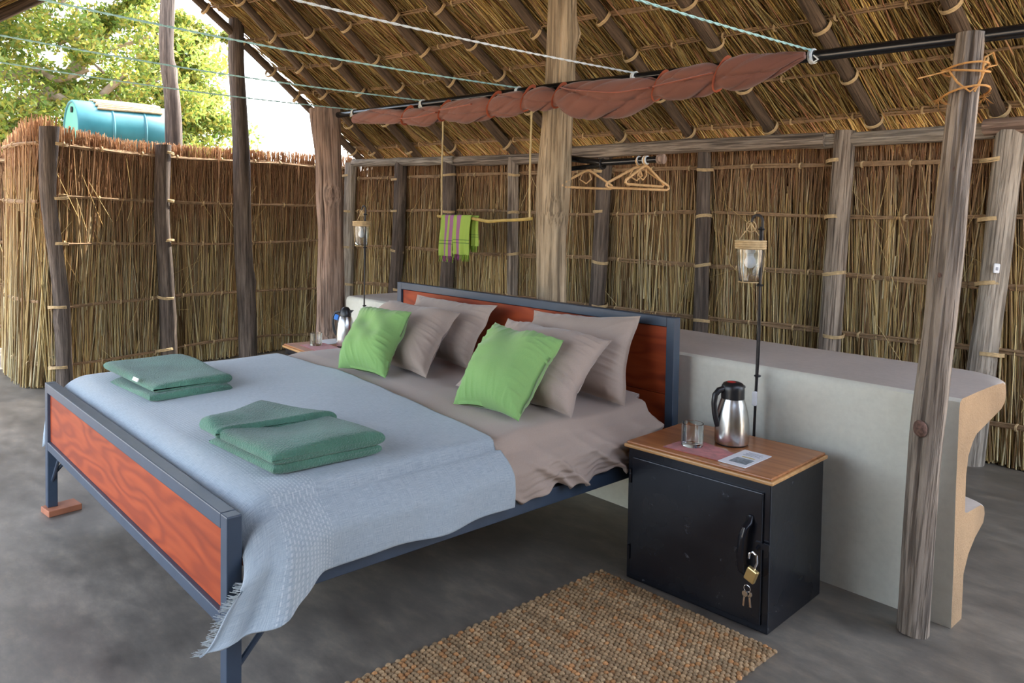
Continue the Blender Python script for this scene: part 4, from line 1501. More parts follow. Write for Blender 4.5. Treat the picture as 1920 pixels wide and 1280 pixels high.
# placemat, leaflet
def flat_sheet(name, mat, corners, z, th, parent=None):
    gg = G()
    V = [(x, y, z) for x, y in corners] + [(x, y, z + th) for x, y in corners]
    gg.add(V, [(3, 2, 1, 0), (4, 5, 6, 7), (0, 1, 5, 4), (1, 2, 6, 5), (2, 3, 7, 6), (3, 0, 4, 7)])
    return gg.build(name, mat, parent, smooth=False)
pmR = flat_sheet('placemat', M['placemat'], [(2.132, 1.505), (2.341, 1.520), (2.338, 1.632), (2.128, 1.686)], NZ, 0.002)
tag(pmR, 'red patterned cloth mat under the glass on the right cabinet', 'placemat', 'red cloth mats')
lf = empty('leaflet', (2.39, 1.61, NZ + 0.0005), math.radians(-88))
gg = G(); gg.box((0, 0, 0.0012), (0.182, 0.098, 0.0024)); gg.build('page', M['paper'], lf, smooth=False)
gg = G(); gg.box((0.035, 0.006, 0.0026), (0.06, 0.062, 0.0006)); gg.build('picture', M['print_grey'], lf, smooth=False)
gg = G(); gg.box((-0.012, 0.006, 0.0026), (0.010, 0.045, 0.0006)); gg.build('gold_line', M['print_gold'], lf, smooth=False)
for k_ in range(4):
    gg = G(); gg.box((-0.035 - 0.011 * k_, 0.004, 0.0026), (0.003, 0.060 - 0.008 * (k_ % 2), 0.0006)); gg.build('text_line', M['print_text'], lf, smooth=False)
tag(lf, 'printed white leaflet with a photo on the right cabinet', 'leaflet')

def tumbler(loc, label, s=1.0):
    gg = G()
    r = 0.0385 * s
    gg.lathe([(0.0, 0.0), (r * 0.94, 0.0), (r, 0.004), (r, 0.080 * s), (r - 0.0022, 0.081 * s), (r - 0.0032, 0.080 * s), (r - 0.0035, 0.012), (0.0, 0.010)], n=36, cap0=False, cap1=False)
    o = gg.build('drinking_glass', M['glass'])
    o.location = loc
    tag(o, label, 'glass', 'drinking glasses')
    return o
tumbler((2.190, 1.598, NZ + 0.0025), 'clear tumbler on the red mat of the right cabinet')

# flasks
def flask_r(loc, rz):
    root = empty('vacuum_flask', loc, rz)
    gg = G(); gg.lathe([(0.0, 0.006), (0.0585, 0.006), (0.060, 0.012), (0.0605, 0.05), (0.0585, 0.085), (0.053, 0.12), (0.045, 0.150), (0.040, 0.165), (0.0395, 0.170), (0.0, 0.170)], n=40, cap0=False, cap1=False); gg.build('body', M['steel'], root)
    gg = G(); gg.lathe([(0.0, 0.0), (0.054, 0.0), (0.057, 0.003), (0.057, 0.008), (0.0, 0.008)], n=40, cap0=False, cap1=False); gg.build('base_ring', M['plastic_black'], root)
    gg = G(); gg.lathe([(0.0405, 0.165), (0.0405, 0.195), (0.040, 0.208), (0.034, 0.219), (0.022, 0.224), (0.0, 0.225)], n=40, cap0=False, cap1=False); lid = gg.build('lid', M['plastic_black'], root)
    gg = G(); gg.box((0.034, 0, 0.206), (0.024, 0.020, 0.012)); gg.build('spout', M['plastic_black'], lid, smooth=False, bevel=0.004)
    gg = G(); gg.lathe([(0.0, 0.2245), (0.016, 0.2235), (0.018, 0.221), (0.018, 0.218)], (-0.006, 0, 0.001), n=24, cap0=False, cap1=False); gg.build('button', M['plastic_red'], lid)
    gg = G(); gg.tube([(-0.034, 0, 0.200), (-0.056, 0, 0.196), (-0.070, 0, 0.180), (-0.074, 0, 0.150), (-0.070, 0, 0.115), (-0.063, 0, 0.085), (-0.056, 0, 0.070)], [0.011, 0.011, 0.011, 0.010, 0.010, 0.010, 0.012], 10); gg.build('handle', M['plastic_black'], root)
    tag(root, 'steel flask with black lid and red button on the right cabinet', 'flask')
    return root
flask_r((2.262, 1.738, NZ), math.radians(62))

# jar lamps
def jar_lamp(x, y, zb, label_s, label_l, hook=-1):
    st_ = empty('lamp_stand', (x + 0.035, y, 0))
    tag(st_, label_s, 'lamp stand', 'rods carrying the jar lamps')
    top = zb + 0.262
    gg = G()
    pts = [(0, 0, 0.0), (-0.004, 0, 0.3), (0.004, 0, 0.7), (0.008, 0, 1.0), (0.012, 0, top - 0.03)]
    for q in np.linspace(0, PI * 1.05, 9):
        pts.append((0.012 - 0.022 * (1 - math.cos(q)), 0, top - 0.03 + 0.024 * math.sin(q)))
    rr_ = [0.0052] * len(pts)
    gg.tube(pts, rr_, 8); gg.build('rod', M['rebar'], st_)
    for k_, z in enumerate((top - 0.06, zb - 0.01, 0.72)):
        gg = G(); gg.torus((0.008, 0, z), 0.009, 0.004, 'Z', 12, 6); gg.build('tape_wrap', M['plastic_black'], st_)
    gg = G(); pp = [(0.012 + 0.005 * math.sin(9 * z), -0.008, z) for z in np.linspace(0.02, top - 0.05, 30)]
    gg.tube(pp, 0.0028, 6); cord = gg.build('cord', M['plastic_black'], st_)
    gg = G(); gg.box((0.006, -0.014, 0.635), (0.017, 0.014, 0.055)); gg.build('inline_switch', M['plastic_white'], cord, smooth=False, bevel=0.004)
    jl = empty('jar_lamp', (x, y - 0.0, zb))
    tag(jl, label_l, 'lamp', 'hanging jar lamps')
    gg = G(); gg.lathe([(0.0, 0.0), (0.036, 0.0), (0.040, 0.004), (0.047, 0.06), (0.050, 0.11), (0.049, 0.150), (0.0475, 0.150), (0.0482, 0.11), (0.0452, 0.06), (0.038, 0.007), (0.0, 0.004)], n=36, cap0=False, cap1=False); gg.build('glass_jar', M['glass'], jl)
    for k_ in range(4):
        gg = G(); gg.torus((0, 0, 0.130 + 0.0085 * k_), 0.0535 + 0.001 * (k_ % 2), 0.0048, 'Z', 26, 8); gg.build('rope_band', M['bark_tie'], jl)
    gg = G()
    for q in (0.4, 2.5, 4.6):
        gg.tube([(0.053 * math.cos(q), 0.053 * math.sin(q), 0.13), (0.049 * math.cos(q), 0.049 * math.sin(q), 0.05), (0.041 * math.cos(q), 0.041 * math.sin(q), 0.0), (0, 0, -0.003)], 0.0022, 6)
    gg.torus((0, 0, 0.0), 0.0415, 0.0022, 'Z', 22, 6)
    gg.build('string_net', M['bark_tie'], jl)
    gg = G(); gg.lathe([(0.0, 0.140), (0.018, 0.140), (0.018, 0.112), (0.0135, 0.108), (0.0135, 0.098), (0.0, 0.098)], n=20, cap0=False, cap1=False); gg.build('socket', M['plastic_white'], jl)
    gg = G(); gg.lathe([(0.0, 0.052), (0.010, 0.054), (0.018, 0.061), (0.0215, 0.072), (0.020, 0.083), (0.015, 0.093), (0.013, 0.100), (0.0, 0.100)], n=24, cap0=False, cap1=False); gg.build('bulb', M['bulb'], jl)
    gg = G()
    for q in (0.2, 3.3):
        gg.tube([(0.052 * math.cos(q), 0.052 * math.sin(q), 0.15), (0.02 * math.cos(q), 0.012 * math.sin(q), 0.195), (0.0, 0, 0.225)], 0.0022, 6)
    gg.torus((0, 0, 0.212), 0.021, 0.0020, 'Y', 20, 6)
    gg.tube([(0, 0, 0.14), (0.004, 0, 0.19), (0.0, 0, 0.232)], 0.0025, 6)
    gg.build('wire_hanger', M['bark_tie'], jl)
    return st_, jl
jar_lamp(2.195, 1.950, 1.076, 'dark iron rod with hook behind the right cabinet', 'glass jar lamp hung over the right cabinet')
jar_lamp(-0.535, 1.930, 1.105, 'dark iron rod with hook behind the left cabinet', 'glass jar lamp hung over the left cabinet')

# things on the left cabinet
def flask_l(loc, rz):
    root = empty('vacuum_flask', loc, rz)
    gg = G(); gg.lathe([(0.0, 0.006), (0.052, 0.006), (0.0535, 0.012), (0.056, 0.05), (0.055, 0.10), (0.049, 0.145), (0.038, 0.178), (0.033, 0.188), (0.0, 0.188)], n=36, cap0=False, cap1=False); gg.build('body', M['steel'], root)
    gg = G(); gg.lathe([(0.0, 0.0), (0.049, 0.0), (0.051, 0.008), (0.0, 0.008)], n=36, cap0=False, cap1=False); gg.build('base_ring', M['plastic_black'], root)
    gg = G(); gg.lathe([(0.035, 0.184), (0.035, 0.202), (0.031, 0.212), (0.028, 0.226), (0.018, 0.238), (0.0, 0.242)], n=32, cap0=False, cap1=False); lid = gg.build('lid', M['plastic_black'], root)
    gg = G(); gg.add([(0.02, -0.018, 0.19), (0.02, 0.018, 0.19), (0.052, 0.008, 0.222), (0.052, -0.008, 0.222), (0.02, -0.016, 0.222), (0.02, 0.016, 0.222)], [(0, 1, 2, 3), (0, 3, 4), (1, 5, 2), (3, 2, 5, 4), (0, 4, 5, 1)]); gg.build('spout', M['plastic_black'], lid, smooth=False)
    gg = G(); gg.tube([(-0.028, 0, 0.212), (-0.062, 0, 0.205), (-0.076, 0, 0.180), (-0.078, 0, 0.140), (-0.070, 0, 0.095), (-0.054, 0, 0.068)], 0.0085, 10); gg.build('handle', M['plastic_black'], root)
    gg = G(); gg.box((-0.056, -0.004, 0.178), (0.026, 0.006, 0.034), Matrix.Rotation(0.3, 3, 'Y')); gg.build('paper_tag', M['plastic_blue'], root, smooth=False, bevel=0.003)
    tag(root, 'steel flask with pointed black spout and blue tag on the left cabinet', 'flask')
flask_l((-0.318, 1.685, NZ), math.radians(42))
tumbler((-0.452, 1.560, NZ + 0.0025), 'clear tumbler on the left cabinet', 0.95)
pmL = flat_sheet('placemat', M['placemat'], [(-0.52, 1.49), (-0.24, 1.46), (-0.22, 1.62), (-0.50, 1.64)], NZ, 0.002)
tag(pmL, 'red patterned cloth mat on the left cabinet', 'placemat', 'red cloth mats')
lf2 = flat_sheet('leaflet', M['paper'], [(-0.60, 1.64), (-0.44, 1.645), (-0.44, 1.80), (-0.60, 1.79)], NZ, 0.0025)
tag(lf2, 'white leaflet lying at the back of the left cabinet', 'leaflet')
kl = empty('key_ring', (-0.545, 1.60, NZ))
tag(kl, 'ring of keys lying on the left cabinet', 'keys')
g = G(); g.torus((0, 0, 0.002), 0.013, 0.002, 'Z'); g.build('ring', M['chrome'], kl)
g = G(); g.box((0.03, 0.008, 0.002), (0.035, 0.010, 0.003), Matrix.Rotation(0.3, 3, 'Z')); g.build('key', M['chrome'], kl, smooth=False)

# ------------------------------------------------------------------ curtain pole, rolled curtain, ropes
g = G(); g.tube([(-0.93, 1.985, 1.985), (1.0, 1.985, 1.945), (2.93, 1.985, 1.895), (3.9, 1.985, 1.880)], 0.021, 16)
pp = g.build('curtain_pole', M['black_pipe'])
tag(pp, 'long black pole carried by the two curtain posts', 'pole')
g = G(); g.lathe([(0, 0), (0.02, 0), (0.02, 0.03), (0, 0.03)], n=10, cap0=False, cap1=False)
TX = [-0.55, -0.05, 0.31, 0.73, 0.98, 1.19, 1.77, 2.06, 2.38]
CB = [(-0.62, 1.925, 0.028), (-0.41, 1.925, 0.044), (-0.05, 1.888, 0.042), (0.15, 1.872, 0.054), (0.31, 1.885, 0.042), (0.53, 1.875, 0.066), (0.73, 1.878, 0.054), (0.87, 1.880, 0.058), (0.98, 1.885, 0.050), (1.10, 1.885, 0.058), (1.19, 1.878, 0.042), (1.30, 1.853, 0.078), (1.45, 1.842, 0.086), (1.61, 1.832, 0.076), (1.77, 1.858, 0.048), (1.92, 1.858, 0.066), (2.06, 1.868, 0.055), (2.17, 1.872, 0.063), (2.28, 1.884, 0.045), (2.36, 1.897, 0.024), (2.40, 1.903, 0.012)]
cx_ = np.array([c[0] for c in CB]); cz_ = np.array([c[1] for c in CB]); cr_ = np.array([c[2] for c in CB])
xs_ = np.linspace(-0.62, 2.40, 320)
n_cu = noise2(77, 5, 14); n_cv = noise2(78, 20, 44)
n = 72
V, F = [], []
def sm(a, q=5):
    b_ = a.copy()
    for _ in range(q):
        b_[1:-1] = .25 * b_[:-2] + .5 * b_[1:-1] + .25 * b_[2:]
    return b_
zz_, rr_ = sm(np.interp(xs_, cx_, cz_), 30), sm(np.interp(xs_, cx_, cr_), 10)
for i, x in enumerate(xs_):
    tight = max([math.exp(-((x - t_) / 0.03) ** 2) for t_ in TX[1:-1]])
    for j in range(n):
        a = 2 * PI * j / n
        w1_ = 1 - abs(math.sin(a + 7.5 * x + 0.5 * n_cu(x, 0.3)))
        w2_ = 1 - abs(math.sin(a * 1.5 - 6.0 * x + 1 + 0.6 * n_cu(x, 2.0)))
        w3_ = 1 - abs(math.sin(2.5 * a + 17 * x))
        fold = 0.10 - 0.34 * w1_ ** 5 - 0.24 * w2_ ** 5 - 0.14 * w3_ ** 4 + 0.05 * math.sin(a + 3 * x)
        r = rr_[i] * (1 - 0.24 * tight) * (1 + fold * (1 - 0.4 * tight))
        V.append((x, 1.925 + r * math.cos(a) * 0.85, zz_[i] + r * math.sin(a)))
for i in range(len(xs_) - 1):
    for j in range(n):
        j2 = (j + 1) % n
        F.append((i * n + j, i * n + j2, (i + 1) * n + j2, (i + 1) * n + j))
F.append(tuple(range(n - 1, -1, -1))); F.append(tuple((len(xs_) - 1) * n + j for j in range(n)))
g = G(); g.add(V, F)
cur = g.build('rolled_curtain', M['curtain'], angle=70)
tag(cur, 'rust-brown curtain rolled up and tied under the black pole', 'curtain')
for t_ in TX[1:-1]:
    z = float(np.interp(t_, xs_, zz_)); r = float(np.interp(t_, xs_, rr_)) * 0.82
    pts = []
    for k_ in range(18):
        a = 2 * PI * k_ / 18
        pts.append((t_ + 0.02 * math.sin(a), 1.93 + r * 1.02 * math.cos(a) * 0.9 + 0.02 * (math.sin(a) > 0) * math.sin(a), z + r * 1.04 * math.sin(a) + 0.03 * max(0, math.sin(a))))
    gg = G(); gg.tube(pts, 0.009, 6, closed=True, flat=0.35); gg.build('ribbon_tie', M['ribbon'], cur)
for (x0, x1, dz0, dz1) in ((-0.05, 0.30, -0.01, 0.0), (0.33, 0.62, 0.01, 0.02), (1.25, 1.76, 0.05, 0.0), (1.78, 2.06, 0.0, 0.01)):
    pts = []
    for q in np.linspace(0, 1, 12):
        x = x0 + (x1 - x0) * q
        z = float(np.interp(x, xs_, zz_)); r = float(np.interp(x, xs_, rr_)) * 1.06
        dz = dz0 + (dz1 - dz0) * q
        pts.append((x, 1.925 - math.sqrt(max(1e-5, r * r - dz * dz)) * 0.92, z + dz))
    gg = G(); gg.tube(pts, 0.009, 6, flat=0.35); gg.build('ribbon', M['ribbon'], cur)

def rope(x, mt, label, zt):
    root = empty('rope', (x, 1.985, zt))
    p0 = Vector((x, 1.985, zt + 0.02)); p1 = Vector((x - 0.10, -0.66, zt + 0.105))
    gg = G()
    nst = 2
    k_ = 260
    for st2 in range(nst):
        pts = []
        for i in range(k_ + 1):
            q = i / k_
            c = p0.lerp(p1, q) + Vector((0, 0, -0.03 * math.sin(PI * q)))
            a = q * 190 + PI * st2
            pts.append(c + Vector((math.cos(a) * 0.0022, 0, math.sin(a) * 0.0022)))
        gg.tube(pts, 0.0026, 5)
    keep(gg.build('line', M[mt], root), root)
    gg = G()
    for k2 in range(3):
        gg.torus((x + (k2 - 1) * 0.006, 1.985, zt), 0.025, 0.0032, 'X', 18, 6)
    gg.tube([(x, 1.960, zt + 0.01), (x + 0.01, 1.945, zt - 0.02), (x + 0.025, 1.94, zt - 0.03), (x + 0.04, 1.945, zt - 0.022), (x + 0.02, 1.95, zt - 0.004)], 0.003, 6)
    keep(gg.build('knot', M['rope_white' if mt == 'rope_teal' else mt], root), root)
    tag(root, label, 'rope', 'ropes running from the curtain pole to the front eave')
pz = lambda x: float(np.interp(x, [-0.93, 1.0, 2.93], [1.985, 1.945, 1.895]))
rope(2.40, 'rope_teal', 'teal rope knotted to the pole right of the curtain, rightmost', pz(2.40))
rope(1.60, 'rope_white', 'white rope passing across the pale centre post', pz(1.60))
rope(0.86, 'rope_teal', 'teal rope tied just left of the pale centre post', pz(0.86))
rope(0.04, 'rope_teal', 'thin rope tied above the left part of the curtain', pz(0.04))
rope(-0.72, 'rope_teal', 'thin rope tied at the left end of the black pole', pz(-0.72))

# twine on the leaning post
tw = empty('twine', (2.905, 1.965, 1.80))
tag(tw, 'orange twine lashed round the top of the leaning post', 'twine')
gg = G()
for (z, r_, tl) in ((1.795, 0.062, 0.012), (1.788, 0.064, -0.010), (1.715, 0.066, 0.02)):
    pts = []
    for k_ in range(20):
        a = 2 * PI * k_ / 20
        pts.append((2.903 + r_ * math.cos(a), 1.966 + r_ * math.sin(a), z + tl * math.cos(a + 0.5)))
    gg.tube(pts, 0.0035, 6, closed=True)
fr_ = Vector((0.55, -0.83, 0))          # towards the viewer from the post
pc = Vector((2.903, 1.966, 0))
def tp(side, z, out=0.064):
    s_ = Vector((0.75, 0.66, 0))
    return pc + fr_ * out * math.sqrt(max(0, 1 - side * side)) + s_ * side * out + Vector((0, 0, z))
gg.tube([tp(-0.9, 1.785), tp(-0.6, 1.745), tp(-0.1, 1.715), tp(0.3, 1.735), tp(0.6, 1.785)], 0.0032, 6)
gg.tube([tp(0.1, 1.715), tp(0.45, 1.76), tp(0.55, 1.82), tp(0.75, 1.835, 0.08), tp(0.9, 1.80, 0.085), tp(0.6, 1.79, 0.07)], 0.0032, 6)
gg.tube([tp(-0.9, 1.785), tp(-1.0, 1.775, 0.10) + fr_ * 0.02, tp(-1.0, 1.76, 0.15) + fr_ * 0.04], 0.0026, 6)
keep(gg.build('strand', M['twine']), tw)
for c0 in ((2.945, 2.005, 1.708), (2.850, 1.900, 1.700)):
    nq = 26
    P0 = np.tile(np.array([c0]), (nq, 1)); P1 = P0 + rng.randn(nq, 3) * 0.014 + np.array([[0, 0, -0.006]])
    cw = np.tile(np.array([[0.60, 0.30, 0.09]]), (nq, 1))
    fv, ff, fc = strands(P0, P1, np.full(nq, 0.0014), cw, cw, None, 2, 0.5)
    keep(np_mesh('frayed_end', fv, ff, M['reed'], None, fc, kind='stuff'), tw)
# knots in the leaning post
for (x, y, z, sr) in ((2.886, 1.938, 1.479, 0.018), (2.868, 1.915, 1.15, 0.013), (2.840, 1.880, 0.666, 0.022)):
    gg = G()
    soft_box(gg, (0, 0, 0), (sr * 1.5, sr * 2.2, sr * 2.4), 0.9)
    ko = gg.build('knot', M['knot'])
    ko.location = (x + 0.004, y - 0.019, z); ko.rotation_euler = (0, 0, 0.9)
    post_r = bpy.data.objects['curtain_post.001']
    ko.parent = post_r
    ko.matrix_parent_inverse = (Matrix.Translation(post_r.location) @ post_r.rotation_quaternion.to_matrix().to_4x4()).inverted()

# ------------------------------------------------------------------ towel rail with striped cloth
ry = 3.3
tr = empty('hanging_towel_rail', (-0.92, ry, 1.29))
for x0, x1, zt in ((-1.45, -1.452, 2.22), (-0.385, -0.388, 2.20)):
    gg = G()
    z = 1.30; k_ = 0
    pts, rad = [], []
    while z < zt:
        for dz, rr2 in ((0, 0.0085), (0.012, 0.0075), (0.10, 0.0075), (0.118, 0.0085)):
            pts.append((x0 + 0.004 * math.sin(z * 7), ry, z + dz)); rad.append(rr2)
        z += 0.13
    gg.tube(pts, rad, 8)
    keep(gg.build('bamboo_cane', M['bamboo'], tr), tr)
gg = G()
pts = [(-1.50, ry, 1.297), (-1.30, ry, 1.290), (-1.05, ry - 0.01, 1.285), (-0.85, ry, 1.262), (-0.70, ry, 1.272), (-0.5, ry, 1.280), (-0.36, ry, 1.292)]
gg.tube(pts, [0.013, 0.012, 0.013, 0.014, 0.012, 0.012, 0.013], 8)
keep(gg.build('branch_bar', M['yellow_branch'], tr), tr)
tag(tr, 'towel rail of a yellow branch hung on two bamboo canes', 'towel rail')
# cloth
def hang_cloth(x0, x1, zt, zb, y, seed, u0, u1, root, name):
    nx_, nz_ = 26, 40
    V, UV = [], []
    for j in range(nz_ + 1):
        t_ = j / nz_
        for i in range(nx_ + 1):
            s_ = i / nx_
            x = x0 + (x1 - x0) * s_ + 0.006 * math.sin(5 * t_ + seed)
            yy = y - 0.018 - 0.010 * math.sin(s_ * 13 + seed) * (0.3 + t_) - 0.010 * t_
            z = zt + (zb - zt) * t_
            if t_ < 0.06:
                yy = y - 0.018 * math.sin(t_ / 0.06 * PI / 2); z = zt + 0.014 * math.cos(t_ / 0.06 * PI / 2)
            V.append((x, yy, z)); UV.append((u0 + (u1 - u0) * s_, 1 - t_))
    F = []
    for j in range(nz_):
        for i in range(nx_):
            a = j * (nx_ + 1) + i
            F.append((a, a + 1, a + nx_ + 2, a + nx_ + 1))
    o = np_mesh(name, np.array(V), np.array(F), M['stripes'], None, smooth=True, uv=np.array(UV))
    md = o.modifiers.new('solid', 'SOLIDIFY'); md.thickness = 0.003
    keep(o, root)
    # fringe
    nfr = 46
    s_ = rng.rand(nfr)
    P0 = np.c_[x0 + (x1 - x0) * s_, np.full(nfr, y - 0.03), np.full(nfr, zb)]
    P1 = P0 + np.c_[rng.randn(nfr) * 0.004, rng.randn(nfr) * 0.004, -0.03 - 0.025 * rng.rand(nfr)]
    uu = u0 + (u1 - u0) * s_
    pur = ((uu > .12) & (uu < .24)) | ((uu > .29) & (uu < .42)) | ((uu > .53) & (uu < .68))
    cc = np.where(pur[:, None], np.array([[0.36, 0.10, 0.25]]), np.array([[0.36, 0.56, 0.08]]))
    fv, ff, fc = strands(P0, P1, np.full(nfr, 0.0028), cc, cc, None, 2, 0.7)
    keep(np_mesh('fringe', fv, ff, M['reed'], None, fc, kind='stuff'), root)
cl = empty('striped_cloth', (-1.24, ry, 1.28))
hang_cloth(-1.425, -1.245, 1.295, 0.965, ry - 0.005, 1.0, 0.0, 0.46, cl, 'left_fold')
hang_cloth(-1.235, -1.03, 1.295, 0.985, ry - 0.012, 2.3, 0.46, 1.0, cl, 'right_fold')
hang_cloth(-1.10, -0.99, 1.292, 1.06, ry + 0.04, 3.3, 0.75, 1.0, cl, 'back_fold')
tag(cl, 'lime and purple striped cloth hung over the branch rail', 'cloth')

# ------------------------------------------------------------------ clothes pole and hangers
hp = empty('clothes_pole', (0.93, 2.33, 1.60))
gg = G(); gg.tube([(0.90, 2.33, 1.628), (1.13, 2.33, 1.594), (1.485, 2.33, 1.597)], 0.0165, 12); keep(gg.build('upper_pole', M['black_pipe'], hp), hp)
gg = G(); gg.tube([(0.90, 2.345, 1.572), (1.13, 2.340, 1.582)], 0.013, 12); keep(gg.build('lower_pole', M['black_pipe'], hp), hp)
gg = G(); gg.tube([(1.482, 2.33, 1.597), (1.512, 2.33, 1.597)], 0.024, 16); keep(gg.build('wooden_end_cap', M['pole_red'], hp, angle=30), hp)
for x in (1.365, 1.40, 1.415):
    gg = G(); gg.torus((x, 2.33, 1.596), 0.0185, 0.004, 'X', 16, 6); keep(gg.build('cord_wrap', M['rope_white'], hp), hp)
gg = G(); gg.torus((1.13, 2.335, 1.588), 0.025, 0.005, 'X', 16, 6); keep(gg.build('joint_wrap', M['plastic_black'], hp), hp)
tag(hp, 'forked black clothes pole with a wooden end cap fixed to the centre post', 'pole')
def hanger(x, y, z, rz, label, s=1.0):
    root = empty('clothes_hanger', (x, y, z), rz)
    gg = G()
    A = [(-0.20, -0.135), (-0.195, -0.118), (-0.03, -0.018), (0, -0.008), (0.03, -0.018), (0.195, -0.118), (0.20, -0.135), (0.185, -0.145), (-0.185, -0.145)]
    gg.tube([(a * s, 0, b_ * s * 0.74) for a, b_ in A], 0.0068, 8, closed=True)
    gg.build('frame', M['cane'], root)
    gg = G()
    pts = [(0, 0, -0.01), (-0.014, 0, 0.006)]
    for q in np.linspace(0, PI * 1.35, 10):
        pts.append((0.020 * (1 - math.cos(q)) - 0.020, 0, 0.018 + 0.022 * math.sin(q)))
    gg.tube(pts, 0.0048, 8); gg.build('hook', M['cane'], root)
    gg = G(); gg.tube([(-0.03, 0.012, -0.02), (-0.05, 0.012, -0.055), (0.0, 0.014, -0.075), (0.035, 0.012, -0.05), (0.02, 0.010, -0.02)], 0.0042, 8); gg.build('scroll', M['cane'], root)
    tag(root, label, 'hanger', 'cane clothes hangers')
hanger(1.0, 2.37, 1.566, 1.48, 'single cane hanger half hidden by the centre post', 0.92)
hanger(1.365, 2.33, 1.572, 1.45, 'front cane hanger of the pair near the pole end', 1.08)
hanger(1.405, 2.33, 1.574, 1.72, 'rear cane hanger of the pair near the pole end', 0.95)

# ------------------------------------------------------------------ outside: drum, stand, tree
dr = empty('water_drum', (-4.2, 1.53, 2.04))
gg = G()
pr = [(0.0, -0.445), (0.262, -0.445), (0.268, -0.435)]
gg.lathe([(0.0, -0.437), (0.255, -0.437)], n=48, cap0=False, cap1=False, mi=1)
gg.lathe([(0.255, -0.437), (0.262, -0.449), (0.276, -0.449), (0.282, -0.44), (0.282, -0.155), (0.287, -0.150), (0.291, -0.142), (0.287, -0.134), (0.282, -0.129), (0.282, 0.129), (0.287, 0.134), (0.291, 0.142), (0.287, 0.150), (0.282, 0.155), (0.282, 0.44), (0.276, 0.449), (0.0, 0.445)], n=48, cap0=False, cap1=False)
gg.v = [(p[0], p[2], p[1]) for p in gg.v]
gg.f = [tuple(reversed(f)) for f in gg.f]
gg.build('drum_body', None, dr, mats=[M['drum'], M['drum_end']])
gg = G(); gg.lathe([(0.0, -0.452), (0.028, -0.452), (0.028, -0.436), (0.0, -0.436)], (0.03, 0.19, 0), n=18, cap0=False, cap1=False)
gg.v = [(p[0], p[2], p[1]) for p in gg.v]; gg.f = [tuple(reversed(f)) for f in gg.f]
gg.build('bung', M['plastic_black'], dr)
tag(dr, 'turquoise drum lying on its side above the fence', 'drum')
gg = G()
for i in range(13):
    a = math.radians(64 + i * 4.6)
    pts = [(0.295 * math.cos(a), y, 0.295 * math.sin(a) + 0.003 * math.sin(y * 9 + i)) for y in np.linspace(-0.27 + 0.012 * math.sin(i * 2.1), 0.31 + 0.012 * math.sin(i * 3.3), 6)]
    gg.tube(pts, 0.0125, 6)
mt_ = gg.build('reed_mat', M['mat_reed'])
mt_.location = dr.location; mt_.rotation_euler = (0, math.radians(20), 0)
tag(mt_, 'strip of straw matting laid over the turquoise drum', 'mat')
ds = empty('drum_stand', (-4.2, 1.53, 0))
for x in (-0.3, 0.3):
    for y in (-0.4, 0.4):
        gg = G(); gg.tube([(x, y, -0.04), (x * 0.95, y, 1.66)], 0.045, 10); gg.build('leg', M['pole_dark'], ds)
for y in (-0.4, 0.4):
    gg = G(); gg.tube([(-0.38, y, 1.69), (0.38, y, 1.69)], 0.036, 10); gg.build('crossbar', M['pole_dark'], ds)
for x in (-0.22, 0.22):
    gg = G(); gg.tube([(x, -0.5, 1.776), (x, 0.5, 1.776)], 0.05, 10); gg.build('bearer', M['pole_dark'], ds)
tag(ds, 'pole stand behind the fence carrying the turquoise drum', 'stand')

tree = empty('tree', (-9.6, 2.6, 0))
tag(tree, 'large leafy tree with twisting branches behind the fence', 'tree')
def branch(pts, r, nm='branch'):
    gg = G()
    pts = [Vector(p) for p in pts]
    out, rad = [], []
    kk = len(pts) - 1
    for i in range(kk):
        p_ = pts[max(i - 1, 0)]; a = pts[i]; b_ = pts[i + 1]; c = pts[min(i + 2, kk)]
        for q in np.linspace(0, 1, 6, endpoint=False):
            # Catmull-Rom
            v_ = 0.5 * ((2 * a) + (b_ - p_) * q + (2 * p_ - 5 * a + 4 * b_ - c) * q * q + (3 * a - p_ - 3 * b_ + c) * q ** 3)
            out.append(v_); rad.append(r[0] + (r[1] - r[0]) * (i + q) / kk)
    out.append(pts[-1]); rad.append(r[1])
    gg.tube(out, rad, 8)
    o = gg.build(nm, M['bark'])
    keep(o, tree)
branch([(-9.6, 2.6, -0.1), (-9.65, 2.4, 1.0), (-9.5, 1.9, 1.9), (-9.4, 1.6, 2.4)], (0.30, 0.20), 'trunk')
branch([(-9.4, 1.6, 2.3), (-9.12, 1.32, 2.63), (-8.83, 1.67, 2.87), (-8.63, 1.90, 2.92), (-8.43, 2.12, 2.76), (-8.25, 2.32, 2.80), (-8.14, 2.47, 3.0), (-8.0, 2.7, 3.25)], (0.085, 0.045))
branch([(-9.4, 1.2, 2.9), (-9.14, 1.33, 3.16), (-8.94, 1.56, 3.20), (-8.80, 1.73, 3.28), (-8.59, 1.95, 3.14), (-8.4, 2.3, 3.3)], (0.09, 0.03))
branch([(-8.94, 1.56, 3.10), (-8.76, 1.75, 3.07), (-8.63, 1.90, 2.95), (-8.56, 1.98, 2.83)], (0.05, 0.035))
branch([(-8.61, 1.96, 3.67), (-8.46, 2.13, 3.73), (-8.33, 2.27, 3.60), (-8.21, 2.42, 3.56), (-7.9, 3.0, 3.8)], (0.05, 0.025))
branch([(-9.4, 1.6, 2.4), (-9.5, 2.2, 3.2), (-9.3, 2.8, 4.1), (-9.1, 3.3, 4.9)], (0.15, 0.05))
branch([(-8.25, 2.32, 2.8), (-8.1, 2.65, 3.15), (-7.95, 2.9, 3.1), (-7.8, 3.3, 3.35)], (0.045, 0.02))
branch([(-9.1, 3.3, 4.4), (-8.6, 3.5, 3.6), (-8.3, 3.8, 3.0)], (0.05, 0.02))
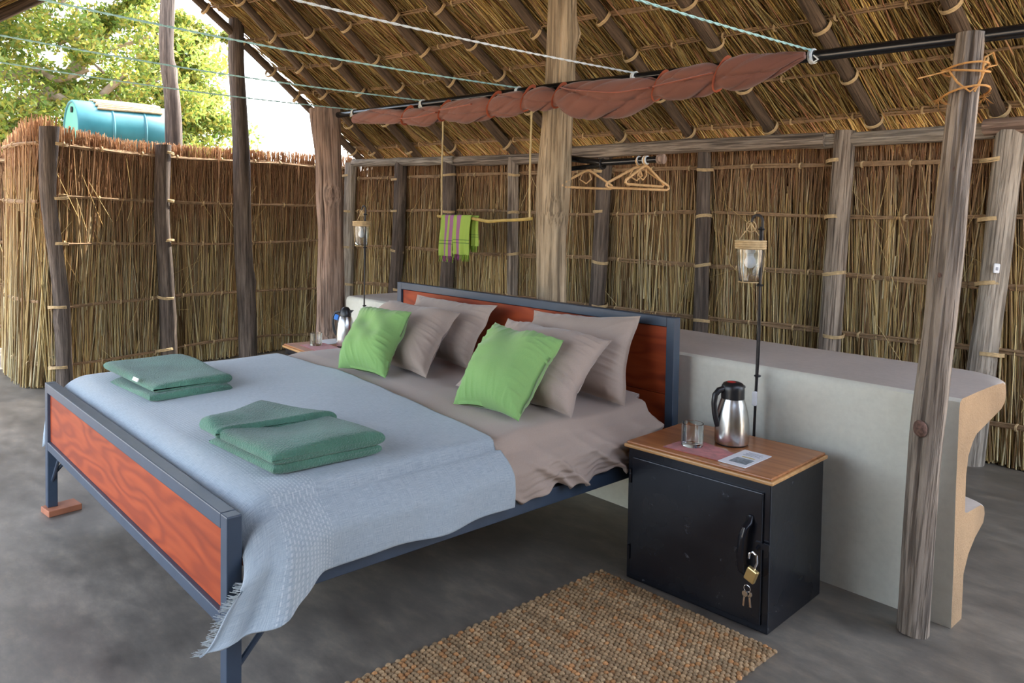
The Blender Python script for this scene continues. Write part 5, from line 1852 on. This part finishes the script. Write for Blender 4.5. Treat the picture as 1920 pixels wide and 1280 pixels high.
for k_ in range(10):
    p0 = Vector((R.uniform(-9.4, -8.2), R.uniform(1.4, 3.2), R.uniform(2.6, 4.2)))
    p1 = p0 + Vector((R.uniform(-.3, .5), R.uniform(-.4, .6), R.uniform(-.2, .5)))
    branch([p0, (p0 + p1) / 2 + Vector((R.uniform(-.1, .1), R.uniform(-.1, .1), R.uniform(-.1, .1))), p1], (0.022, 0.010), 'twig')
# foliage: clusters of small leaves; fewer towards the right-hand edge of the crown
cl_c, cl_r = [], []
for k_ in range(420):
    lat = R.uniform(0, 1)
    y = -0.6 + 5.0 * lat
    x = -10.2 + 2.9 * R.random() + 0.0 * lat
    zmin = 1.2 if lat < 0.75 else 1.6
    z = R.uniform(zmin, 5.8)
    if lat > 0.78 and z > 4.0 - (lat - 0.78) * 3:
        continue
    cl_c.append((x, y, z)); cl_r.append(R.uniform(0.22, 0.42))
for k_ in range(60):      # outer edge sprays
    cl_c.append((-8.6 + R.uniform(-.5, .5), R.uniform(3.4, 4.35), R.uniform(1.8, 4.3))); cl_r.append(R.uniform(0.12, 0.24))
cl_c = np.array(cl_c); cl_r = np.array(cl_r)
nl_ = 105000
pick = rng.randint(0, len(cl_c), nl_)
off = rng.randn(nl_, 3); off /= np.linalg.norm(off, axis=1, keepdims=True)
off *= (rng.rand(nl_, 1) ** 0.45) * cl_r[pick][:, None] * np.array([[1, 1, 0.75]])
cen = cl_c[pick] + off
d1 = rng.randn(nl_, 3); d1 /= np.linalg.norm(d1, axis=1, keepdims=True)
d2 = np.cross(d1, rng.randn(nl_, 3)); d2 /= np.linalg.norm(d2, axis=1, keepdims=True)
ln = (0.034 + 0.026 * rng.rand(nl_))[:, None]
wd = ln * 0.42
nn_ = np.cross(d1, d2)
Vl = np.stack([cen - d1 * ln, cen - d2 * wd + nn_ * ln * 0.18, cen + d1 * ln, cen + d2 * wd + nn_ * ln * 0.18], axis=1).reshape(-1, 3)
Fl = np.arange(nl_ * 4).reshape(-1, 4)
LC = np.array([[0.26, 0.32, 0.055], [0.19, 0.27, 0.055], [0.34, 0.34, 0.065], [0.13, 0.21, 0.045], [0.38, 0.33, 0.075], [0.24, 0.30, 0.10]])
cc = LC[rng.randint(0, len(LC), nl_)] * (0.75 + 0.5 * rng.rand(nl_, 1))
clv = rng.rand(len(cl_c), 1) * 0.5 + 0.75
cc = cc * clv[pick]
Cl = np.repeat(cc, 4, axis=0)
fo = np_mesh('foliage', Vl, Fl, M['leaf'], None, Cl, kind='stuff')
keep(fo, tree)
